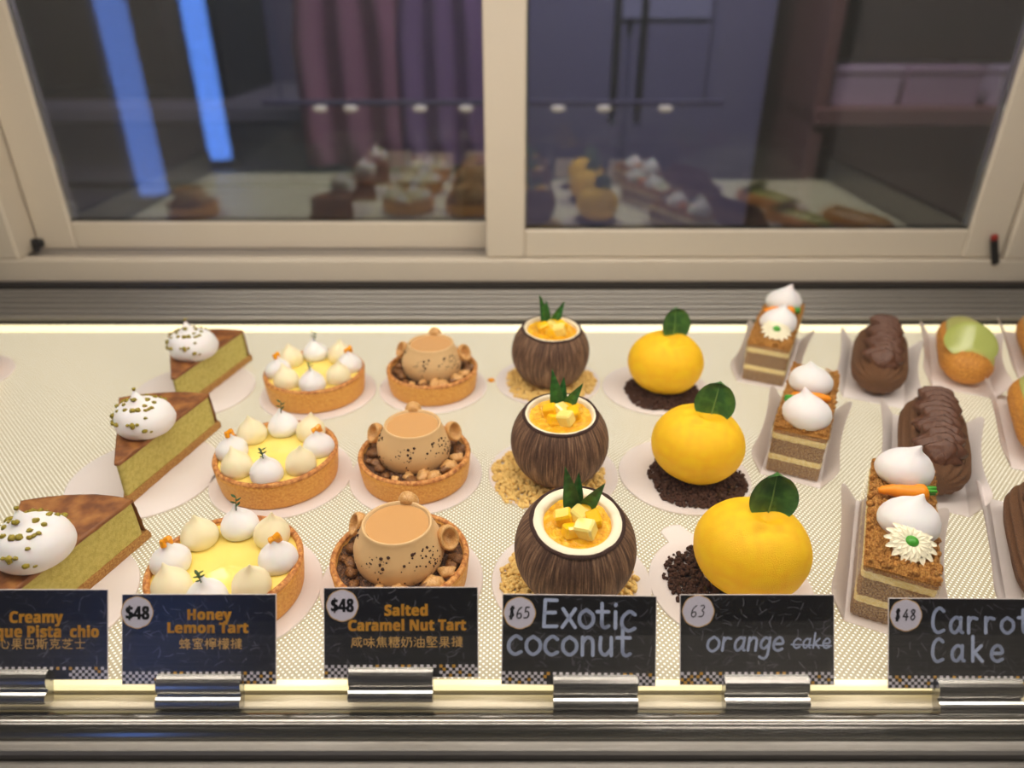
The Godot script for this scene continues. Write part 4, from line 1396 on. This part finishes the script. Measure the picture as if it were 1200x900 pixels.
func build_kitchen() -> void:
	# a work counter with a black oven, left
	var c := thing("work_counter", "steel work counter in the kitchen, seen through the rear window", "counter", Vector3(-1.1, -0.9, -2.62))
	put("counter_top", slab(Vector3(0, 0.91, 0), Vector3(1.9, 0.04, 0.8), 0.004), M.counter, c)
	put("counter_front", slab(Vector3(0, 0.44, 0), Vector3(1.8, 0.88, 0.7), 0.004), M.counter, c)
	put("drawer_gap", slab(Vector3(0, 0.70, 0.352), Vector3(1.8, 0.012, 0.006)), M.black, c)
	var ov := thing("oven", "black oven standing on the kitchen counter", "oven", Vector3(-1.30, 0.03, -2.68))
	put("oven_body", slab(Vector3(0, 0.24, 0), Vector3(0.8, 0.48, 0.5), 0.01), plain(rgb8(20, 22, 20), 0.4), ov)
	put("oven_door", slab(Vector3(-0.06, 0.24, 0.255), Vector3(0.6, 0.4, 0.01), 0.004), plain(rgb8(12, 14, 14), 0.2), ov)
	put("oven_handle", slab(Vector3(-0.06, 0.43, 0.28), Vector3(0.5, 0.02, 0.02), 0.004), M.steel, ov)
	# pink aprons and towels hang in the middle
	for a in [[-0.42, 0.30, rgb8(196, 136, 150), "dusty pink apron hanging behind the rear window"], [-0.18, 0.24, rgb8(176, 140, 178), "mauve apron hanging beside a pink one behind the window"]]:
		var ap := thing("apron", a[3], "apron", Vector3(a[0], -0.1, -2.05))
		var s := Shape.new()
		var wide: float = a[1]
		for side in [1, -1]:
			s.grid(24, 10, func(u, t):
				var x: float = (u - 0.5) * wide * (1.0 - 0.35 * clampf(t * 2.0 - 1.0, 0.0, 1.0))
				return Vector3(x, t * 0.62, 0.02 * sin(u * 18.0) * (1.0 - 0.6 * t) + 0.003 * side), side)
		put("cloth", s, plain(a[2], 0.8), ap)
		var strap := Shape.new()
		strap.tube([Vector3(-wide * 0.3, 0.61, 0), Vector3(0, 0.75, 0), Vector3(wide * 0.3, 0.61, 0)], [0.008], 6)
		put("strap", strap, plain(a[2], 0.8), ap)
	var bar := thing("hanging_rail", "steel rail that carries the aprons behind the window", "rail")
	var br := Shape.new()
	br.tube([Vector3(-0.75, 0.655, -2.05), Vector3(0.05, 0.655, -2.05)], [0.01], 10)
	put("rod", br, M.steel, bar)
	for x in [-0.74, 0.04]:
		var bp := Shape.new()
		bp.tube([Vector3(x, 0.655, -2.05), Vector3(x, 2.1, -2.05)], [0.008], 8)
		put("hanger", bp, M.steel, bar)
	# tall grey fridge, right of the middle
	var f := thing("refrigerator", "tall lavender grey refrigerator behind the right sliding window", "refrigerator", Vector3(0.36, -0.9, -2.75))
	put("fridge_body", slab(Vector3(0, 0.9, 0), Vector3(0.9, 1.8, 0.6), 0.01), plain(rgb8(150, 146, 172), 0.5), f)
	for k in 2:
		var door := put("fridge_door", slab(Vector3(-0.225 + 0.45 * k, 1.12, 0.31), Vector3(0.435, 1.3, 0.02), 0.006), plain(rgb8(158, 154, 180), 0.45), f)
		put("door_handle", slab(Vector3(-0.04 + 0.08 * k, 1.1, 0.335), Vector3(0.02, 0.4, 0.02), 0.005), M.steel, door)
	put("kick_plate", slab(Vector3(0, 0.2, 0.31), Vector3(0.9, 0.4, 0.02), 0.004), plain(rgb8(40, 36, 50), 0.5), f)
	put("fridge_note", slab(Vector3(0.10, 1.27, 0.325), Vector3(0.28, 0.22, 0.004)), plain(rgb8(190, 190, 214), 0.6), f)
	# shelf with pale boxes, far right
	var sh := thing("wooden_shelf", "brown wooden shelf unit holding pink boxes in the kitchen", "shelf", Vector3(1.45, -0.9, -2.5))
	for y in [0.40, 0.90, 1.32]:
		put("shelf_board", slab(Vector3(0, y, 0), Vector3(1.1, 0.05, 0.5), 0.004), M.shelf_wood, sh)
	for x in [-0.53, 0.53]:
		put("shelf_side", slab(Vector3(x, 0.85, 0), Vector3(0.04, 1.7, 0.48), 0.004), M.shelf_wood, sh)
	put("shelf_back", slab(Vector3(0, 0.85, -0.24), Vector3(1.02, 1.7, 0.02)), M.shelf_wood, sh)
	var box_colors := [rgb8(226, 196, 204), rgb8(214, 178, 188), rgb8(234, 214, 216), rgb8(206, 170, 170)]
	var words := ["widest of its row", "second from the shelf's open end", "palest of its row", "dullest pink of its row"]
	var bx := [0.93, 1.16, 1.42, 1.70]
	for k in 4:
		var b := thing("cake_box", "pale pink cake box on the wooden shelf, " + words[k], "box", Vector3(bx[k] + 0.13, 0.0255, -2.42), 0.0, "cake boxes on the kitchen shelf")
		var w: float = 0.2 + 0.02 * (k % 2)
		put("box_body", slab(Vector3(0, 0.045, 0), Vector3(w, 0.09, 0.24), 0.003), plain(box_colors[k], 0.6), b)
		put("box_lid", slab(Vector3(0, 0.1, 0), Vector3(w + 0.008, 0.02, 0.248), 0.003), plain(box_colors[k], 0.6), b)
	# small under-shelf lamps in a row
	var lampbar := thing("lamp_strip", "row of small warm lamps on a bar behind the windows", "lamp", Vector3(0.0, 0.045, -1.98))
	put("lamp_bar", slab(Vector3(-0.05, 0.025, -0.01), Vector3(1.2, 0.012, 0.02), 0.002), plain(rgb8(120, 114, 136), 0.6), lampbar)
	for x in [-0.50, -0.42, -0.24, -0.12, 0.12, 0.24, 0.40]:
		put("lamp_bulb", lump(0.012, x, Vector3(1.6, 0.7, 1.0), 0.0), glow(Color(1.0, 0.86, 0.7), 0.5), lampbar, Vector3(x, 0.012, 0.0))
	for x in [-0.6, 0.5]:
		put("hanging_wire", slab(Vector3(x, 1.043, -0.01), Vector3(0.003, 2.024, 0.003)), M.steel, lampbar)

func build_pastries() -> void:
	var by := 0.0014
	# round boards, in columns from the cheesecakes to the orange cakes
	var rows := ["by the ribbed ledge", "in the middle row", "behind its price card"]
	var columns := [
		["cheesecake slice", 0.0505, [Vector2(-0.274, -0.540), Vector2(-0.2587, -0.4135), Vector2(-0.262, -0.292)]],
		["honey lemon tart", 0.0489, [Vector2(-0.1660, -0.5376), Vector2(-0.1622, -0.4135), Vector2(-0.1576, -0.3017)]],
		["caramel nut tart", 0.0466, [Vector2(-0.0685, -0.5469), Vector2(-0.0678, -0.4156), Vector2(-0.0633, -0.3106)]],
		["coconut dessert", 0.0459, [Vector2(0.0317, -0.5580), Vector2(0.0292, -0.4177), Vector2(0.0341, -0.3099)]],
		["orange cake", 0.0460, [Vector2(0.1245, -0.5438), Vector2(0.1217, -0.4156), Vector2(0.1249, -0.3065)]],
	]
	for c in columns:
		var mesh := board_shape(c[1]).mesh()
		for k in 3:
			if k == 2 and c[0] == "orange cake":
				mesh = board_shape(c[1], true).mesh()
			var b := put_mesh("cake_board", mesh, M.board, self, Vector3(c[2][k].x, 0.0007, c[2][k].y), Basis(Vector3.UP, (0.0 if k == 2 else 2.4 + k) if c[0] == "orange cake" else 2.5 + k * 0.3))
			tag(b, "round white card board under the %s %s" % [c[0], rows[k]], "board", "round cake boards")
	by += 0.0007
	# cheesecakes
	var p := make_cheesecake()
	var spots := [[-0.2690, -0.5020, 0.09, rows[0]], [-0.2550, -0.3820, 0.09, rows[1]], [-0.2580, -0.2530, 0.02, rows[2]]]
	for k in 3:
		var q: Array = spots[k]
		var label: String = "green cheesecake slice with brown top and white dollop, " + q[3]
		if k == 0:
			p.position = Vector3(q[0], by, q[1])
			p.rotation.y = q[2]
			p.set_meta("label", label)
		else:
			copy_of(p, label, Vector3(q[0], by, q[1]), q[2])
	p = make_lemon_tart()
	for k in 3:
		place(p, k, "round lemon tart ringed with white and ivory drops, " + rows[k], Vector3(columns[1][2][k].x - 0.001, by, columns[1][2][k].y), [0.1, 0.0, -0.05][k])
	p = make_caramel_tart()
	for k in 3:
		place(p, k, "nut tart with pot-shaped coffee mousse and three nut rings, " + rows[k], Vector3(columns[2][2][k].x, by, columns[2][2][k].y), [-0.15, 0.0, -0.25][k])
	var edge_board := put_mesh("cake_board", board_shape(0.0466).mesh(), M.board, self, Vector3(-0.4975, 0.0007, -0.5640), Basis(Vector3.UP, 2.0))
	tag(edge_board, "round white card board standing alone beyond the cheesecakes", "board", "round cake boards")
	copy_of(p, "nut tart standing alone on its board beyond the cheesecakes", Vector3(-0.5030, by, -0.5640), 0.6)
	# coconuts
	var off := [Vector2(0.0005, 0.004), Vector2(0.0035, 0.004), Vector2(0.0005, 0.002)]
	p = make_coconut(0.0034)
	for k in 3:
		if k == 2:
			p = make_coconut(0.0062)
			p.name = "coconut_dessert_002"
		var at := Vector3(columns[3][2][k].x + off[k].x, by, columns[3][2][k].y + off[k].y)
		var o := place(p, 0 if k == 2 else k, "brown coconut shell filled with mango and green leaves, " + rows[k], at, [0.35, -0.1, 0.0][k])
		o.rotation.x = deg_to_rad([4.0, 5.0, 10.0][k])
		o.position.y += 0.0006
		crumbs("crumble", "golden crumble scattered round the coconut " + rows[k], M.crumble, Vector3(columns[3][2][k].x, by, columns[3][2][k].y), 1700, 0.012, 0.0450, 0.0018, [Vector2(0.2, 0.3), Vector2(-0.45, 0.55), Vector2(-0.2, 0.3)][k], 50 + k, 0.007)
	# oranges
	p = make_orange()
	for k in 3:
		var at := Vector3(columns[4][2][k].x + [0.005, 0.006, 0.008][k], by + 0.0006, columns[4][2][k].y + [0.004, 0.002, 0.0][k])
		var o := place(p, k, "yellow orange-shaped cake with one round green leaf, " + rows[k], at, [0.45, -0.2, 0.1][k])
		crumbs("chocolate_crumbs", "dark chocolate crumbs round the orange cake " + rows[k], M.choc_crumb, at + Vector3([-0.001, 0.001, -0.013][k], -0.0006, [0.004, 0.004, -0.004][k]), [1900, 1900, 800][k], 0.012, [0.0365, 0.0385, 0.032][k], 0.0015, [Vector2(-0.1, 0.3), Vector2(0.0, 0.35), Vector2(-0.75, 0.2)][k], 60 + k, 0.006)
	# stray bits on the panel
	for a in [[576.0, 447.0, 0.0024, M.peel, "stray bit of orange peel lying beside a caramel nut tart"], [184.0, 664.0, 0.0016, M.pistachio, "stray pistachio crumb lying beside a cheesecake slice"]]:
		var bit := put("stray_crumb", lump(a[2], a[0], Vector3(1.4, 0.7, 1.0), 0.5), a[3], self, ground(a[0], a[1]) + Vector3(0, a[2] * 0.6 + (0.0021 if a[0] < 300.0 else 0.0), 0))
		tag(bit, a[4], "crumb")
	# carrot cakes and eclairs in folded trays
	var yaw := deg_to_rad(-26.0)
	var cc := [Vector2(0.2435, -0.6030), Vector2(0.2205, -0.4620), Vector2(0.2235, -0.3250)]
	p = make_carrot_cake()
	var tray := make_tray(0.040, 0.118, 0.021).mesh()
	for k in 3:
		var t := put_mesh("paper_tray", tray, M.paper, self, Vector3(cc[k].x, 0.0, cc[k].y), Basis(Vector3.UP, yaw))
		tag(t, "folded white paper tray under the carrot cake slice " + rows[k], "tray", "folded paper trays")
		place(p, k, "layered carrot cake slice with two meringue kisses, " + rows[k], Vector3(cc[k].x, 0.0009, cc[k].y), yaw + (PI if k == 1 else 0.0))
	var wide := make_tray(0.047, 0.124, 0.023).mesh()
	var ec := [[Vector2(0.3300, -0.5760), "chocolate", rows[0]], [Vector2(0.3040, -0.4350), "chocolate", rows[1]], [Vector2(0.3160, -0.3230), "chocolate", "beside the Carrot Cake card"], [Vector2(0.4150, -0.5930), "pistachio", rows[0]], [Vector2(0.4080, -0.4700), "pistachio", rows[1]], [Vector2(0.4980, -0.6030), "nut", "at the case's end wall"]]
	var first := {}
	for e in ec:
		var t := put_mesh("paper_tray", wide, M.paper, self, Vector3(e[0].x, 0.0, e[0].y), Basis(Vector3.UP, yaw))
		tag(t, "folded white paper tray under the %s eclair %s" % [e[1], e[2]], "tray", "folded paper trays")
		var label: String = {"chocolate": "brown eclair topped with ruffled chocolate cream, ", "pistachio": "golden eclair with green glaze and round green disc, ", "nut": "golden eclair topped with caramel glaze and nut pieces, "}[e[1]] + e[2]
		var at := Vector3(e[0].x, 0.0009, e[0].y)
		if not first.has(e[1]):
			first[e[1]] = make_choc_eclair() if e[1] == "chocolate" else make_pistachio_eclair() if e[1] == "pistachio" else make_nut_eclair()
			place(first[e[1]], 0, label, at, yaw)
		else:
			place(first[e[1]], 1, label, at, yaw)

func place(proto: Node3D, k: int, label: String, at: Vector3, yaw: float) -> Node3D:
	if k > 0:
		return copy_of(proto, label, at, yaw)
	proto.position = at
	proto.rotation.y = yaw
	proto.set_meta("label", label)
	return proto

func build_cards() -> void:
	var spots := [[36.5, 743.5, 0.0, "dark price card reading Creamy Basque Pistachio"], [233.5, 749.0, 0.0, "dark price card with gold print reading Honey Lemon Tart"], [470.0, 741.0, 0.3, "dark price card with gold print reading Salted Caramel Nut Tart"], [678.5, 750.0, -0.8, "black price card hand lettered Exotic coconut"], [887.0, 749.5, 0.0, "black price card hand lettered orange cake"], [1131.0, 754.0, -0.3, "black price card hand lettered Carrot Cake"]]
	var hold := [11.0, 236.0, 459.0, 697.0, 896.0, 1144.0]
	var hold_words := ["Creamy Basque Pistachio", "Honey Lemon Tart", "Salted Caramel Nut Tart", "Exotic coconut", "orange cake", "Carrot Cake"]
	var cards := []
	for k in 6:
		cards.append(make_card(spots[k][0], spots[k][1], spots[k][2], spots[k][3], 90 + k))
		make_holder(hold[k], spots[k][1] + 53.0, "polished bent metal holder gripping the %s card" % hold_words[k])
	# Creamy Basque Pistachio
	var o: Node3D = cards[0]
	print_line(o, "lettering", "Creamy", 6.0, 20.5, 12.0, 62.0, M.gold)
	print_line(o, "lettering", "Basque Pista", -17.5, 3.5, 12.0, 105.0, M.gold)
	print_line(o, "lettering", "chio", 63.0, 3.5, 12.0, 33.0, M.gold)
	var s := Shape.new()
	han_text(s, "心果巴斯克芝士", -31.0, -10.5, 13.0, 14.8, 1.05)
	put("chinese_lettering", s, M.gold_thin, o)
	price_badge(o, -72.0, 31.0)
	print_line(o, "price", "$48", -72.0, 31.0, 14.0, 27.0, M.ink)
	# Honey Lemon Tart
	o = cards[1]
	print_line(o, "lettering", "Honey", 11.5, 29.0, 11.0, 51.0, M.gold)
	print_line(o, "lettering", "Lemon Tart", 10.0, 13.5, 11.0, 94.0, M.gold)
	s = Shape.new()
	han_text(s, "蜂蜜檸檬撻", -16.5, -5.0, 13.2, 15.0, 1.05)
	put("chinese_lettering", s, M.gold_thin, o)
	price_badge(o, -72.5, 31.5)
	print_line(o, "price", "$48", -72.0, 31.0, 14.0, 27.0, M.ink)
	# Salted Caramel Nut Tart
	o = cards[2]
	print_line(o, "lettering", "Salted", 6.5, 26.0, 11.5, 50.0, M.gold)
	print_line(o, "lettering", "Caramel Nut Tart", 7.0, 8.5, 11.5, 137.0, M.gold)
	s = Shape.new()
	han_text(s, "咸味焦糖奶油堅果撻", -52.0, -11.0, 13.2, 14.7, 1.05)
	put("chinese_lettering", s, M.gold_thin, o)
	price_badge(o, -68.5, 32.0)
	print_line(o, "price", "$48", -68.5, 32.0, 14.0, 26.0, M.ink)
	# Exotic coconut
	o = cards[3]
	s = Shape.new()
	hand_text(s, "E", -43.5, 14.0, 3.4, 0.0, 4.2)
	hand_text(s, "x", -21.0, 15.0, 3.6, 0.0, 4.2)
	hand_text(s, "o", -1.0, 14.0, 3.6, 0.0, 4.2)
	hand_text(s, "t", 20.0, 14.5, 3.2, 0.0, 4.2)
	hand_text(s, "i", 37.0, 14.0, 3.3, 0.0, 4.2)
	hand_text(s, "c", 48.0, 11.0, 3.8, 0.0, 4.2)
	hand_text(s, "coconut", -84.0, -18.0, 3.6, 21.3, 4.2)
	put("hand_lettering", s, M.chalk, o)
	price_badge(o, -70.0, 31.0)
	s = Shape.new()
	hand_text(s, "$65", -83.0, 24.5, 1.4, 8.6, 1.7, 0.12)
	put("price", s, M.ink, o)
	# orange cake, with a line through cake
	o = cards[4]
	s = Shape.new()
	hand_text(s, "o", -60.0, -14.0, 2.9, 0.0, 3.2, 0.15)
	hand_text(s, "range", -43.0, -13.0, 2.6, 15.0, 3.2, 0.15)
	hand_text(s, "cake", 41.0, -10.0, 1.9, 11.5, 2.2, 0.15)
	s.stroke([Vector2(40, -5.5) * CARD_K, Vector2(87, -7.0) * CARD_K], 1.6 * CARD_K, 0.00034)
	put("hand_lettering", s, M.chalk, o)
	price_badge(o, -69.0, 33.5)
	s = Shape.new()
	hand_text(s, "63", -78.5, 26.5, 1.45, 9.0, 1.3, 0.2)
	put("price", s, M.ink, o)
	# Carrot Cake
	o = cards[5]
	s = Shape.new()
	hand_text(s, "C", -40.0, 12.0, 3.0, 0.0, 4.0)
	hand_text(s, "arrot", -19.0, 12.0, 3.1, 20.0, 4.0)
	hand_text(s, "C", -40.0, -22.0, 2.8, 0.0, 4.0)
	hand_text(s, "ake", -17.0, -21.0, 3.1, 23.0, 4.0)
	put("hand_lettering", s, M.chalk, o)
	price_badge(o, -70.0, 33.0)
	s = Shape.new()
	hand_text(s, "$48", -83.0, 27.0, 1.3, 8.8, 1.8, 0.1)
	put("price", s, M.ink, o)
